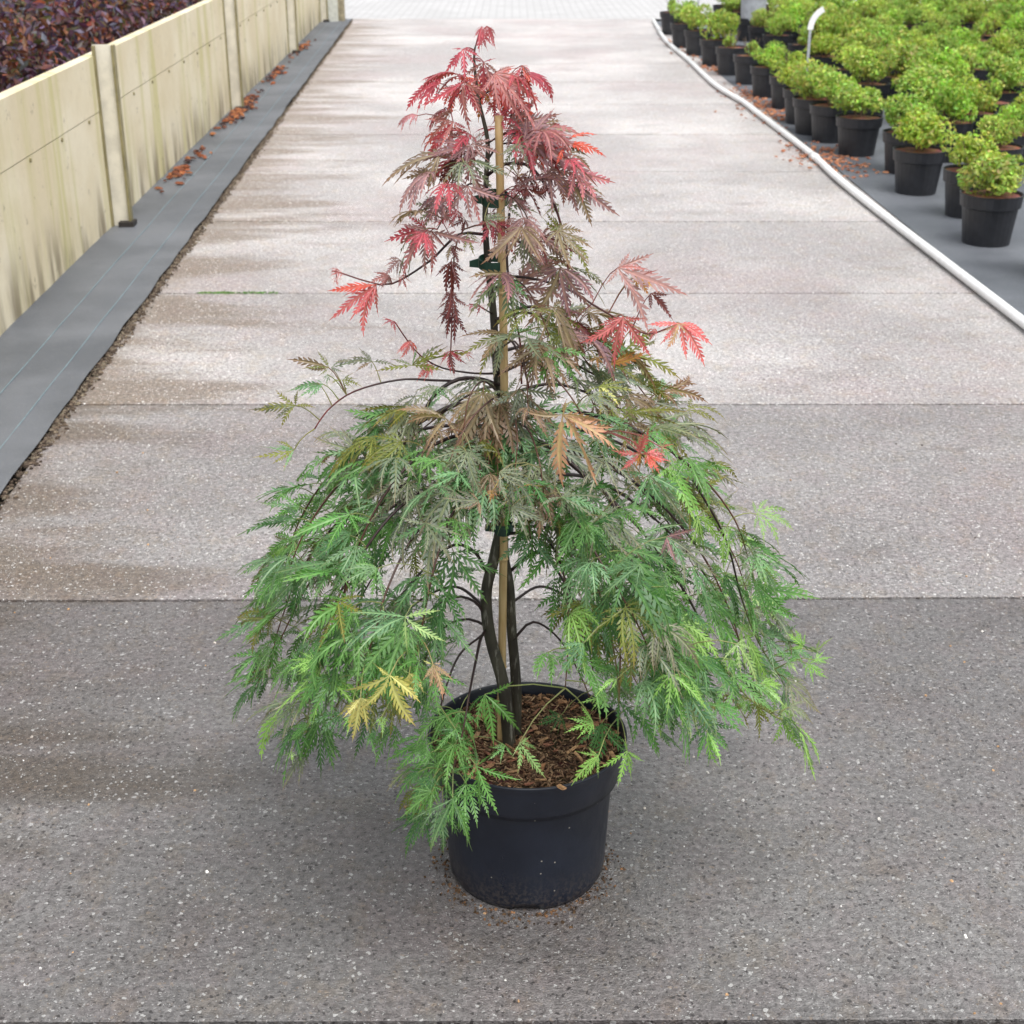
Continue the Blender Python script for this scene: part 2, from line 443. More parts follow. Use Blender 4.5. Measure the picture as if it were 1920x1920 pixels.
# ------------------------------------------------------------------ wall with steel posts
WH = .835
wdir = Vector((-.0325, 1, 0)).normalized(); wrot = math.atan2(.0325, 1)
wall = empty('retaining_wall', (WX(10), 10, 0), wrot)
tag(wall, 'cream board retaining wall with steel posts and green algae streaks', 'wall')
def wy(y): return (y - 10) / wdir.y             # distance along the wall from its empty
posts_y = [ground(314, 340).y - 4.35, 0, ground(466, 207).y, ground(556, 100).y, 19.1]
posts_y[1] = posts_y[2] - 4.1; posts_y[0] = posts_y[1] - 4.1
for i in range(len(posts_y) - 1):
    a, c = wy(posts_y[i]), wy(posts_y[i + 1])
    for z0, z1, off in ((-.03, WH * .69 - .004, 0), (WH * .69, WH, .0015)):
        b = MB(); b.box(-.045 + off, (a + c) / 2, (z0 + z1) / 2, .06, c - a - .012, z1 - z0)
        bo = b.build('board', M['wall'], wall)
        if z0 < 0: low_board = bo
    # dark bolt heads in a row
    for k in range(8):
        yy = a + (c - a) * (k + .5) / 8
        b = MB(); b.tube([Vector((-.016, yy, WH * .665)), Vector((-.008, yy, WH * .665))], .009, 8); b.build('bolt', M['olive'], low_board)
for y in posts_y:
    pz = wy(y)
    b = MB(); b.box(.026, pz, WH / 2 + .02, .092, .014, WH + .06); w_ = b.build('post', M['post'], wall)
    b = MB(); b.box(.078, pz, WH / 2 + .02, .012, .050, WH + .058); b.build('flange', M['olive'], w_)
    b = MB(); b.box(-.012, pz - .005, WH / 2 + .02, .012, .06, WH + .055); b.build('flange', M['olive'], w_)
    b = MB(); b.box(.062, pz - .01, .012, .075, .09, .04); b.build('foot', M['dark'], w_)
# end of the wall: block, posts
e0 = ground(613, 50)
blk = MB(); blk.box(e0.x, 19.2, .14, .13, .16, .33); tag(blk.build('concrete_block', M['block']), 'pale concrete block standing at the far end of the cream wall', 'block')
for k, (px, hh) in enumerate(((623, .30), (631, .28))):
    q = ground(px, 50); b = MB(); b.box(q.x, 19.22 + .02 * k, hh / 2 - .01, .05, .09, hh + .02, taper=.95)
    tag(b.build('timber_post', M['timber']), ['short weathered timber post beside the pale concrete block', 'shorter timber post at the open end, beside the mat corner'][k], 'post')
b = MB(); b.tube([Vector((e0.x - .01, 19.2, .29)), Vector((e0.x - .01, 19.2, .50)), Vector((e0.x, 19.2, .62))], [.07, .075, .05], 12)
tag(b.build('rubber_bucket', M['dark'], smooth=True), 'dark rubber tub on top of the concrete block', 'tub')

# ------------------------------------------------------------------ background shrubs
def leafball(n, rx, rz, size, cols, seed, lobes=9, zc=None, flatten=.0):
    r = random.Random(seed); b = MB()
    zc = rz * .8 if zc is None else zc
    cent = []
    for i in range(lobes):
        a = r.uniform(0, 6.28); q = r.uniform(.15, .75)
        cent.append((Vector((rx * q * math.cos(a), rx * q * math.sin(a), zc + rz * r.uniform(-.35, .5))), r.uniform(.34, .58), r.uniform(.75, 1.25)))
    for i in range(n):
        c, q, tone = r.choice(cent)
        d = Vector((r.gauss(0, 1), r.gauss(0, 1), r.gauss(.3, 1))).normalized()
        rr = r.uniform(.55, 1.05) ** .6
        p = c + Vector((d.x * rx * q * rr, d.y * rx * q * rr, d.z * rz * q * rr * 1.1))
        if p.z < -.01: p.z = abs(p.z) * .5
        nrm = (d * .5 + Vector((r.gauss(0, .6), r.gauss(0, .6), r.gauss(.35, .5)))).normalized()
        u = nrm.orthogonal().normalized(); u = Matrix.Rotation(r.uniform(0, 6.28), 3, nrm) @ u; w = nrm.cross(u)
        s_ = size * r.uniform(.6, 1.35)
        col = tuple(x * tone * r.uniform(.75, 1.25) for x in r.choice(cols))
        b.add([p - u * s_, p + w * s_ * .42 - u * .1 * s_ + nrm * s_ * .12, p + u * s_, p - w * s_ * .42 - u * .1 * s_ + nrm * s_ * .12], [[0, 1, 2, 3]], col)
    return b
greens = [(.30, .44, .07), (.38, .52, .09), (.24, .36, .05), (.42, .54, .12), (.32, .40, .10)]
crowns = [leafball(1900, .165, .125, .0145, [tuple(a * b_ for a, b_ in zip(c_, ((1, 1, 1), (1.15, 1.05, .9), (.8, .85, .8), (1.05, .95, 1.1), (.9, 1, .8), (1.2, 1.1, 1.2), (.85, .8, .7))[k])) for c_ in greens], 100 + k, 11).mesh('crown', M['shrubleaf']) for k in range(7)]
crowns_small = [leafball(520, .085, .09, .0145, greens, 200 + k, 6).mesh('crown', M['shrubleaf']) for k in range(3)]
def lathe(profile, n=40, zmod=None):
    b = MB(); v = []
    for i, (r_, z_) in enumerate(profile):
        for k in range(n):
            a = 2 * math.pi * k / n
            zz = zmod(i, k, z_) if zmod else z_
            v.append((r_ * math.cos(a), r_ * math.sin(a), zz))
    f = [[i * n + k, i * n + (k + 1) % n, (i + 1) * n + (k + 1) % n, (i + 1) * n + k] for i in range(len(profile) - 1) for k in range(n)]
    b.add(v, f); return b
pm = lathe([(.02, .012), (.108, .012), (.111, .0), (.131, .175), (.142, .180), (.147, .235), (.150, .240), (.143, .241), (.138, .215), (.02, .215)], 28).mesh('pot', M['blackp'], smooth=False)
soilm = MB(); rr = []
for i in range(7):
    for k in range(20):
        a = 2 * math.pi * k / 20; r_ = .140 * i / 6
        rr.append((r_ * math.cos(a), r_ * math.sin(a), .226 + .010 * (1 - i / 6) + .006 * noise.noise(Vector((r_ * math.cos(a) * 40, r_ * math.sin(a) * 40, 0)))))
cs_ = [tuple(c * R.uniform(.6, 1.3) for c in (.20, .09, .05)) for _ in rr]
soilm.add(rr, [[i * 20 + k, i * 20 + (k + 1) % 20, (i + 1) * 20 + (k + 1) % 20, (i + 1) * 20 + k] for i in range(6) for k in range(20)], cs_)
soilme = soilm.mesh('bark_soil', M['chips'])
stemb = MB()
for k in range(5):
    a = k * 1.3; stemb.tube([Vector((.01 * math.cos(a), .01 * math.sin(a), .21)), Vector((.05 * math.cos(a), .05 * math.sin(a), .30)), Vector((.08 * math.cos(a), .08 * math.sin(a), .38))], [.005, .004, .002], 5, (.12, .08, .045))
stemme = stemb.mesh('stem', M['twig'])
def proj(p):
    zc = p[1] * CP + (H - p[2]) * SP
    return 960 + F * p[0] / zc, 960 + F * ((H - p[2]) * CP - p[1] * SP) / zc
front_px = [(1261, 66), (1283, 91), (1310, 106), (1341, 126), (1372, 143), (1407, 161), (1441, 186), (1479, 208), (1507, 236), (1527, 256), (1560, 271), (1612, 297)]
spots = []
for (x, y) in front_px:
    q = ground(x, y); spots.append((q.x + .0, q.y + .11, 0))
yy = spots[-1][1]; k = 0
while yy > 5.2:
    yy -= .62; k += 1
    spots.append((HX(yy) + .30 + (.10 if k % 2 else .0), yy, 0))
row = 0; y = 5.4
while y < 18.9:
    x = HX(y) + .30 + .48 + (.24 if row % 2 else 0)
    while x < 9:
        spots.append((x + R.uniform(-.05, .05), y + R.uniform(-.05, .05), 1)); x += .50
    y += .47; row += 1
nshr = 0
ORD = 'first second third fourth fifth sixth seventh eighth ninth tenth eleventh twelfth thirteenth fourteenth fifteenth sixteenth seventeenth eighteenth nineteenth twentieth'.split()
for i, (x, y, inner) in enumerate(spots):
    px, py = proj((x, y, .3))
    if px > 2010 or py < -75: continue
    if nshr >= 296: break
    if inner and any((x - a) ** 2 + (y - c) ** 2 < .31 ** 2 for a, c, f_ in spots if not f_): continue
    small = R.random() < .17 or i == 0
    nshr += 1
    e = empty('potted_shrub', (x, y, .006), R.uniform(0, 6.28))
    if inner and small: tag(e, 'small sparse green shrub in black pot inside the packed block of pots', 'shrub', 'small potted shrubs inside the block')
    elif inner: tag(e, 'bright green bushy shrub in black pot inside the packed block of pots', 'shrub', 'bushy potted shrubs inside the block')
    elif i == 0: tag(e, 'tiny green shrub in black pot at the far corner, beside the hose end', 'shrub', 'potted shrubs along the hose')
    else: tag(e, ('small sparse green shrub' if small else 'bright green bushy shrub') + ' in black pot, %s along the hose from the far corner' % ORD[i], 'shrub', 'potted shrubs along the hose')
    for nm, me in (('pot', pm), ('bark_soil', soilme), ('stem', stemme)):
        ob_ = link(bpy.data.objects.new(nm, me), pot_o if nm == 'bark_soil' else e)
        if nm == 'pot': pot_o = ob_
    c = link(bpy.data.objects.new('crown', R.choice(crowns_small if small else crowns)), e)
    s_ = R.uniform(.74, 1.2)
    c.location = (R.uniform(-.02, .02), R.uniform(-.02, .02), .235); c.scale = (s_, s_, s_ * R.uniform(.8, 1.2)); c.rotation_euler = (R.gauss(0, .08), R.gauss(0, .08), R.uniform(0, 6.28))
# plant labels standing in the pots
def plabel(p, h, bend, w, label, mat='white'):
    e = empty('plant_label', p); tag(e, label, 'label')
    b = MB(); b.box(0, 0, h / 2, .018, .006, h); b.build('stick', M['grey'], e)
    b = MB(); n = 8; v = []
    for i in range(n + 1):
        t_ = i / n; an = bend * t_
        x = .17 * (1 - math.cos(an)) / max(bend, .01); z = h + .17 * math.sin(an) / max(bend, .01)
        for yy_, xx in ((-.003, -w), (-.003, w), (.003, w), (.003, -w)):
            v.append((x + xx * math.cos(an), yy_, z - xx * math.sin(an)))
    f = [[i * 4 + k, i * 4 + (k + 1) % 4, (i + 1) * 4 + (k + 1) % 4, (i + 1) * 4 + k] for i in range(n) for k in range(4)] + [[0, 1, 2, 3], [n * 4, n * 4 + 1, n * 4 + 2, n * 4 + 3][::-1]]
    b.add(v, f); b.build('tag', M[mat], e)
q = ground(1538, 268); plabel((q.x + .02, q.y + .75, .22), .44, 1.1, .020, 'white bent plastic label on a grey stick among the shrubs')
q = ground(1318, 100); plabel((q.x, q.y + .6, .22), .72, .15, .012, 'tall thin grey label stick among the far shrubs', 'grey')
# grey bin among the pots
q = ground(1412, 24, .30); bin_o = lathe([(.02, .0), (.115, .0), (.135, .27), (.155, .275), (.155, .30), (.143, .30), (.13, .03), (.02, .03)], 24).build('plastic_bin', M['grey'], smooth=False)
bin_o.location = (q.x, q.y, .20); tag(bin_o, 'pale grey plastic bin standing among the far shrubs', 'bin')

# purple shrubs behind the wall
purples = [(.055, .022, .045), (.09, .03, .05), (.14, .05, .04), (.05, .035, .07), (.22, .07, .035), (.10, .08, .03), (.17, .13, .18)]
for k in range(22):
    yb = 5.0 + (k % 11) * 1.15 + R.uniform(-.2, .2)
    cb = leafball(1500, .62, .42, .032, purples, 300 + k, 16, zc=.62)
    e = empty('purple_shrub', (WX(yb) - .80 - R.uniform(0, .15) - (1.0 if k > 10 else 0), yb, 0), R.uniform(0, 6))
    tag(e, 'dark purple leaved shrub ' + ('growing close behind the cream wall' if k < 11 else 'in the second row back from the cream wall'), 'shrub', 'purple shrubs behind the wall')
    cb.build('crown', M['shrubleaf'], e)
    b = MB()
    for j in range(6):
        a = j * 1.05; b.tube([Vector((.03 * math.cos(a), .03 * math.sin(a), -.03)), Vector((.15 * math.cos(a), .15 * math.sin(a), .35)), Vector((.33 * math.cos(a), .33 * math.sin(a), .75))], [.014, .010, .005], 6, (.06, .035, .03))
    b.build('stem', M['twig'], e)

# ------------------------------------------------------------------ the big pot
PX, PY = .026, Y0 + .005
NP = 96
def feet(i, k, z):
    if i in (2, 3):
        a = (k / NP * 360 - 270 + 180) % 72 - 36      # a notch every 72 degrees, one facing the camera
        if abs(a) < 11: return .014 if i == 2 else .016
    return z
prof = [(.02, .020), (.120, .020), (.124, .0), (.1325, .0), (.1365, .010), (.1375, .020), (.140, .060), (.1440, .140), (.1475, .196), (.1490, .201), (.1580, .2045), (.1605, .209), (.1660, .250), (.1675, .262),
        (.1695, .266), (.1705, .2695), (.1695, .2715), (.1668, .2715), (.1650, .268), (.1600, .22), (.1585, .20), (.02, .20)]
pot = lathe(prof, NP, feet).build('flower_pot', M['pot'], smooth=True)
pot.location = (PX, PY, 0)
tag(pot, 'large black plastic flower pot holding the weeping maple', 'flower pot')
# mulch
def soil_z(x, y): return .253 + .006 * noise.noise(Vector((x * 18, y * 18, 2))) - .004 * ((x * x + y * y) / .027)
b = MB(); v = []; NR, NA = 14, 48
for i in range(NR + 1):
    for k in range(NA):
        a = 2 * math.pi * k / NA; r_ = .1635 * i / NR
        v.append((r_ * math.cos(a), r_ * math.sin(a), soil_z(r_ * math.cos(a), r_ * math.sin(a)) - .004))
cs_ = [tuple(c * R.uniform(.5, 1.4) for c in (.060, .034, .020)) for _ in v]
b.add(v, [[i * NA + k, i * NA + (k + 1) % NA, (i + 1) * NA + (k + 1) % NA, (i + 1) * NA + k] for i in range(NR) for k in range(NA)], cs_)
chipcols = [(.21, .125, .07), (.28, .17, .10), (.12, .065, .038), (.36, .24, .14), (.075, .042, .026), (.17, .09, .05), (.10, .06, .036)]
def chip(b, x, y, z, L, W, T, col, tilt=.45):
    rot = Matrix.Rotation(R.uniform(0, 6.28), 3, 'Z') @ Matrix.Rotation(R.gauss(0, tilt), 3, 'X') @ Matrix.Rotation(R.gauss(0, tilt), 3, 'Y')
    v = []
    for k in (-1, 1):
        for (i, j) in ((-1, -1), (1, -1), (1, 1), (-1, 1)):
            v.append(Vector((x, y, z)) + rot @ Vector((i * L / 2 * R.uniform(.75, 1.1), j * W / 2 * R.uniform(.6, 1.15), k * T / 2)))
    b.add(v, [[3, 2, 1, 0], [4, 5, 6, 7], [0, 1, 5, 4], [1, 2, 6, 5], [2, 3, 7, 6], [3, 0, 4, 7]], col)
for _ in range(3400):
    a = R.uniform(0, 6.28); r_ = .158 * math.sqrt(R.random()); x, y = r_ * math.cos(a), r_ * math.sin(a)
    L = R.uniform(.004, .016)
    chip(b, x, y, soil_z(x, y) + R.uniform(-.002, .004), L, L * R.uniform(.10, .30), R.uniform(.0008, .002), vary(R.choice(chipcols), .7, 1.25))
mulch = b.build('bark_mulch', M['chips']); mulch.location = (PX, PY, 0)
tag(mulch, 'brown shredded bark mulch filling the black pot', 'mulch', kind='stuff')
for k in range(90):
    a = R.uniform(0, 6.28); r_ = .150 * math.sqrt(R.random()); x, y = r_ * math.cos(a), r_ * math.sin(a)
    bb = MB(); L = R.uniform(.014, .028)
    chip(bb, 0, 0, 0, L, L * R.uniform(.2, .38), R.uniform(.0015, .003), vary(R.choice([(.34, .19, .10), (.42, .25, .13), (.24, .12, .06), (.30, .13, .08)]), .8, 1.2), .25)
    o = bb.build('wood_chip', M['chips'], mulch); o.location = (x, y, soil_z(x, y) + .004)
bb = MB(); chip(bb, 0, 0, 0, .020, .007, .003, (.46, .26, .13), .1)
p_ = at(1052, 1494, -.168); o = bb.build('wood_chip', M['chips'], mulch); o.location = (p_.x - PX, PY * 0 - .1665, .2735); o.rotation_euler = (0, .0, .5)

# ------------------------------------------------------------------ stake
def sub_at(o, par):
    o.parent = par; o.location = o.location - par.location
stk = [at(939, 1405, .012), at(941, 1250, .008), at(943, 1100, .004), at(946, 760, -.012), at(935, 217, -.02)]
st = empty('bamboo_stake', stk[0]); tag(st, 'straight tan bamboo stake standing beside the maple trunk', 'stake')
sp_ = spline(stk, .03)
b = MB(); b.tube(sp_, [.0070 - .0012 * i / len(sp_) for i in range(len(sp_))], 14); cane = b.build('cane', M['bamboo'], None, origin=stk[0], smooth=True); sub_at(cane, st)
for t_ in (.18, .37, .58, .80):
    i = int(t_ * (len(sp_) - 2)); b = MB(); d = (sp_[i + 1] - sp_[i]).normalized()
    b.tube([sp_[i] - d * .003, sp_[i], sp_[i] + d * .003], [.0074 - .0016 * t_, .0088 - .0016 * t_, .0074 - .0016 * t_], 14); b.build('node_ring', M['bamboo'], cane, origin=None, smooth=True).location = -stk[0]

# ------------------------------------------------------------------ the maple
tree = empty('maple_tree', (PX - .03, PY, .25))
TO = Vector(tree.location)
tag(tree, 'weeping laceleaf maple with red top and green lower leaves in the black pot', 'maple tree')
def part(b, name, mat, smooth=True, origin=None):
    o = b.build(name, mat, None, origin=origin if origin is not None else TO, smooth=smooth)
    o.parent = tree; o.location = o.location - TO
    return o
trunkA = [at(958, 1420, -.002), at(944, 1290, -.010), at(919, 1190, -.004), at(912, 1110, .0), at(926, 1045, .004), at(942, 965, .006), at(938, 860, .01), at(937, 760, .008), at(931, 680, .006), at(925, 590, .004), at(915, 500, .004), at(910, 420, .004), at(912, 330, .002), at(914, 262, 0), at(897, 185, 0), at(889, 110, 0), at(892, 85, 0)]
trunkB = [at(968, 1400, .03), at(967, 1290, .03), at(960, 1180, .025), at(956, 1105, .02), at(945, 1040, .014), at(943, 980, .008)]
anchors = []          # points petioles may start from
def rlist(n, a, c, p=1.0): return [a + (c - a) * (i / (n - 1)) ** p for i in range(n)]
sa = spline(trunkA, .012); ra = []
for i in range(len(sa)):
    t_ = i / (len(sa) - 1); ra.append(.0104 * (1 - t_) ** .75 + .0011)
b = MB(); b.tube(sa, ra, 14, wob=.07); part(b, 'trunk', M['bark']); anchors += sa[20:]
sb = spline(trunkB, .012)
b = MB(); b.tube(sb, rlist(len(sb), .0095, .0075), 12, wob=.08); part(b, 'trunk', M['bark'])
sc_ = spline([at(948, 985, .006), at(958, 960, .0), at(968, 935, -.02), at(985, 880, -.03), at(1000, 828, -.03)], .012)
b = MB(); b.tube(sc_, rlist(len(sc_), .006, .004), 8); part(b, 'branch', M['bark'])

TW = dict(dark=(.030, .016, .016), red=(.16, .030, .028), tan=(.30, .25, .10), green=(.24, .30, .09), bronze=(.13, .055, .03))
LEAVES = []           # (node, base, dir, normal, L, droop, spread, palette)
UP = Vector((0, 0, 1))
def rv(s): return Vector((R.gauss(0, s), R.gauss(0, s), R.gauss(0, s)))
PAL = {               # blade, vein, tip
 'crimson': ((.36, .050, .075), (.52, .11, .13), (.42, .035, .045)),
 'scarlet': ((.50, .060, .030), (.58, .14, .10), (.46, .04, .03)),
 'pink':    ((.56, .130, .140), (.68, .26, .24), (.56, .05, .05)),
 'mauve':   ((.27, .150, .165), (.46, .26, .24), (.30, .10, .09)),
 'rose':    ((.36, .135, .145), (.52, .24, .22), (.40, .08, .08)),
 'maroon':  ((.105, .020, .022), (.22, .06, .05), (.15, .02, .025)),
 'bronze':  ((.20, .140, .085), (.34, .26, .15), (.26, .10, .06)),
 'greyg':   ((.155, .185, .125), (.28, .31, .17), (.24, .14, .10)),
 'olive':   ((.135, .150, .022), (.26, .28, .07), (.22, .12, .02)),
 'orange':  ((.40, .160, .030), (.48, .30, .08), (.44, .10, .02)),
 'green':   ((.085, .225, .046), (.20, .37, .12), (.14, .25, .05)),
 'bluegr':  ((.100, .220, .092), (.24, .38, .18), (.18, .22, .08)),
 'deep':    ((.042, .130, .034), (.12, .25, .07), (.09, .14, .03)),
 'lime':    ((.200, .400, .075), (.36, .52, .18), (.26, .42, .08)),
 'pale':    ((.270, .430, .150), (.46, .56, .26), (.36, .44, .14)),
 'yellow':  ((.46, .420, .120), (.55, .54, .22), (.50, .34, .10)),
 'peach':   ((.42, .235, .150), (.52, .40, .20), (.50, .16, .12)),
}
def wchoice(d):
    ks = list(d); t_ = R.random() * sum(d.values())
    for k in ks:
        t_ -= d[k]
        if t_ <= 0: return k
    return ks[-1]
def palette(px, py, tipness):
    if py < 270: return wchoice({'crimson': 5, 'scarlet': 2, 'rose': 1})
    if py < 480: return wchoice({'mauve': 4, 'rose': 2, 'crimson': 1.2, 'bronze': 2, 'greyg': 1.2, 'maroon': 1})
    if py < 640: return wchoice({'mauve': 3, 'bronze': 3, 'greyg': 3, 'olive': 2, 'maroon': .4})
    if py < 800: return wchoice({'bronze': 2.0, 'greyg': 4, 'olive': 2.4, 'bluegr': 1.5, 'green': .5})
    if py < 930:
        d = {'greyg': 4, 'bluegr': 3, 'green': 2.5, 'olive': 1.2, 'deep': 1, 'bronze': .6}
    else:
        d = {'green': 5, 'bluegr': 2.8, 'deep': 2.2, 'greyg': 1.2, 'olive': 1.0, 'lime': (.8 * tipness if py > 1150 else .0)}
    if px > 1230 and py > 780: d['lime'] = d.get('lime', 0) + 1.5; d['pale'] = .6
    if px > 1330 and py > 1150: d['lime'] = 5; d['pale'] = 2
    return wchoice(d)

CLEAR = [(880, 985, 958, 1100), (866, 1100, 966, 1300), (952, 1300, 1165, 1490), (898, 560, 962, 725), (855, 590, 905, 680)]
def clear(p):
    x, y = proj(p)
    return any(a < x < c and b_ < y < d for a, b_, c, d in CLEAR)
def branch(pix, r0=.0032, r1=.0009, leaves=True, start=.28, gap=.031, L=.082, col0='dark', col1='bronze', pal=None, droop=.75, outw=None, density=1.0):
    pts = [at(*p) for p in pix]
    s = spline(pts, .012); n = len(s)
    b = MB(); cols = []
    for i in range(n):
        cols += [mix(TW[col0], TW[col1], max(0, (i / (n - 1) - .45) / .55))] * 6
    b.tube(s, rlist(n, r0, r1, .8), 6, cols)
    part(b, 'branch', M['twig']); anchors.extend(s)
    if not leaves: return s
    length = sum((s[i + 1] - s[i]).length for i in range(n - 1))
    acc = 0; nxt = length * start; flip = R.random() < .5
    for i in range(1, n):
        acc += (s[i] - s[i - 1]).length
        if acc < nxt and i != n - 1: continue
        nxt = acc + gap * R.uniform(.75, 1.3)
        tn = acc / length
        tan = (s[i] - s[i - 1]).normalized()
        radial = Vector((s[i].x - TO.x, s[i].y - TO.y, 0))
        radial = radial.normalized() if radial.length > .03 else Vector((tan.x, tan.y, 0))
        if flip: side0 = tan.cross(UP)
        else: side0 = tan.cross(UP).cross(tan)
        flip = not flip
        side0 = side0.normalized() if side0.length > .05 else tan.orthogonal().normalized()
        sides = [1, -1] + ([0] if i == n - 1 else [])
        for sg in sides:
            if R.random() > density: continue
            side = side0 * sg
            pl = R.uniform(.018, .042)
            pd = (side * .8 + UP * .45 + tan * .5 + radial * .15 + rv(.2)).normalized() if sg else (tan + rv(.15)).normalized()
            node = s[i]; base = node + pd * pl
            d = (radial * .75 + side * .5 + tan * .2 - UP * R.uniform(-.05, .6) + rv(.25)).normalized()
            nrm = (UP + radial * .3 + Vector((0, -.12, 0)) + rv(.30)).normalized()
            LL = L * R.uniform(.72, 1.2) * (1 - .25 * max(0, tn - .75) / .25)
            if noise.noise(base * 8.5) < -.21 - .10 * (tn > .8) and base.z < 1.05: continue
            if clear(base + d * LL * 1.0) or clear(base + d * LL * .7) or clear(base + d * LL * .35): continue
            x, y = proj(base)
            LEAVES.append((node, base, d, nrm, LL, droop * R.uniform(.35, 1.5), R.uniform(.7, 1.05), pal or palette(x, y, tn), None))
    return s

# --- left side
branch([(930, 722, 0), (905, 712, -.005), (860, 711, -.02), (815, 740, -.04), (780, 800, -.06), (735, 870, -.09), (700, 960, -.11)], .0042, start=.35)
branch([(850, 714, -.02), (810, 713, -.03), (760, 711, -.04), (700, 722, -.05), (650, 741, -.06), (612, 772, -.07), (590, 804, -.08)], .0022, .0012, start=2, leaves=False, col1='red')
branch([(935, 775, .0), (900, 762, -.01), (860, 757, -.02), (790, 790, -.05), (700, 850, -.08), (625, 920, -.1), (570, 1000, -.1), (545, 1060, -.1)], .0046)
branch([(930, 830, 0), (850, 850, .05), (760, 905, .08), (690, 980, .1), (650, 1090, .1), (632, 1190, .1)], .004)
branch([(936, 800, .02), (820, 800, .1), (710, 830, .17), (620, 890, .2), (560, 980, .22), (530, 1080, .22)], .004)
branch([(915, 1078, .0), (890, 1035, -.01), (850, 1022, -.02), (800, 1062, -.05), (745, 1130, -.08), (710, 1220, -.1), (695, 1310, -.1)], .0032, start=.35)
branch([(913, 1160, 0), (890, 1128, -.01), (850, 1120, -.02), (800, 1155, -.05), (770, 1240, -.06), (748, 1340, -.06)], .0028, start=.4)
branch([(913, 1175, 0), (880, 1161, .02), (835, 1175, .06), (800, 1230, .08), (780, 1310, .1)], .0026, start=.35)
branch([(935, 900, .0), (830, 905, -.1), (740, 960, -.18), (660, 1070, -.22), (610, 1180, -.24), (585, 1290, -.24), (575, 1370, -.24)], .004)
branch([(935, 860, .02), (790, 880, .14), (660, 955, .2), (570, 1060, .22), (525, 1170, .22), (505, 1250, .22)], .004)
branch([(935, 940, .0), (860, 930, -.1), (780, 1000, -.18), (728, 1100, -.25), (695, 1210, -.28), (665, 1310, -.28)], .0036)
branch([(937, 925, -.0), (900, 905, -.12), (850, 960, -.22), (815, 1060, -.28), (790, 1180, -.3), (770, 1280, -.3)], .0034)
branch([(935, 905, .03), (820, 950, .22), (720, 1050, .3), (650, 1180, .32), (620, 1290, .32)], .0036)
branch([(937, 840, .0), (870, 815, -.08), (790, 850, -.14), (720, 930, -.18), (670, 1030, -.2), (640, 1140, -.2)], .004)
branch([(935, 885, .0), (800, 915, .02), (690, 985, .03), (590, 1080, .03), (535, 1180, .03), (505, 1250, .03)], .004)
branch([(912, 1140, .01), (850, 1100, .1), (770, 1140, .2), (700, 1230, .25), (650, 1320, .25)], .003)
branch([(938, 870, .03), (850, 840, .18), (750, 880, .28), (660, 970, .33), (610, 1070, .34)], .0036)
branch([(913, 1180, .0), (902, 1195, -.03), (893, 1235, -.08), (880, 1300, -.15), (868, 1370, -.19), (850, 1440, -.22), (815, 1500, -.23)], .0028, start=.45, gap=.03, L=.075, pal=None)
branch([(905, 1190, -.03), (860, 1230, -.08), (830, 1310, -.12), (812, 1400, -.14), (795, 1480, -.15)], .0022, start=.4, gap=.032, L=.07)
# --- right side
branch([(948, 838, .0), (990, 822, -.02), (1040, 845, -.04), (1095, 890, -.06), (1140, 930, -.08), (1175, 1010, -.1), (1205, 1120, -.11), (1240, 1230, -.11), (1262, 1290, -.11)], .0052, start=.34)
branch([(948, 830, .02), (1050, 800, .12), (1180, 840, .2), (1290, 920, .24), (1370, 1030, .26), (1410, 1140, .26)], .0042)
branch([(948, 795, .0), (1060, 770, -.04), (1190, 805, -.08), (1300, 880, -.1), (1375, 970, -.1), (1410, 1070, -.1)], .0042)
branch([(950, 885, .0), (1050, 905, -.1), (1150, 1000, -.18), (1225, 1130, -.24), (1268, 1250, -.26), (1300, 1330, -.26)], .004)
branch([(948, 935, .0), (1030, 955, -.1), (1100, 1050, -.19), (1140, 1170, -.24), (1158, 1270, -.25), (1160, 1340, -.25)], .0034, col1='tan')
branch([(952, 1075, .02), (1005, 1035, .0), (1050, 1078, -.05), (1095, 1180, -.1), (1118, 1290, -.12)], .003, start=.35)
branch([(948, 900, .03), (1100, 895, .18), (1230, 975, .27), (1330, 1090, .3), (1390, 1210, .3), (1420, 1300, .3)], .004)
branch([(1150, 940, -.08), (1215, 1010, -.1), (1290, 1120, -.11), (1345, 1230, -.12), (1400, 1305, -.12), (1455, 1345, -.12)], .0026, .0012, start=.2, col1='green', gap=.04)
branch([(1300, 900, -.08), (1360, 1010, -.06), (1390, 1120, -.04), (1420, 1200, -.03), (1460, 1265, -.03)], .0022, .0012, start=.15, col1='green', gap=.04, L=.075)
branch([(950, 1000, .0), (1020, 1005, -.14), (1060, 1090, -.24), (1065, 1200, -.28), (1060, 1290, -.29)], .003)
branch([(948, 950, .03), (1100, 1000, .26), (1210, 1100, .33), (1270, 1230, .34)], .0034)
branch([(962, 1200, .02), (1000, 1166, .03), (1050, 1200, .05), (1090, 1270, .06), (1110, 1320, .06)], .0026, start=.35, gap=.03, L=.07)
branch([(950, 860, .02), (1080, 850, .06), (1210, 920, .08), (1310, 1030, .08), (1370, 1150, .08), (1395, 1240, .08)], .004)
branch([(950, 905, .0), (1060, 960, .0), (1160, 1060, .02), (1230, 1180, .03), (1270, 1290, .03)], .0034)
branch([(950, 850, .03), (1060, 830, .2), (1170, 890, .3), (1260, 990, .34), (1320, 1100, .35)], .0036)
branch([(950, 985, .0), (1060, 1000, -.05), (1170, 1100, -.08), (1250, 1220, -.1), (1310, 1330, -.1)], .003, col1='green')
branch([(948, 870, .0), (1000, 880, -.12), (1070, 960, -.22), (1130, 1060, -.28), (1190, 1160, -.31), (1230, 1250, -.31)], .0034)
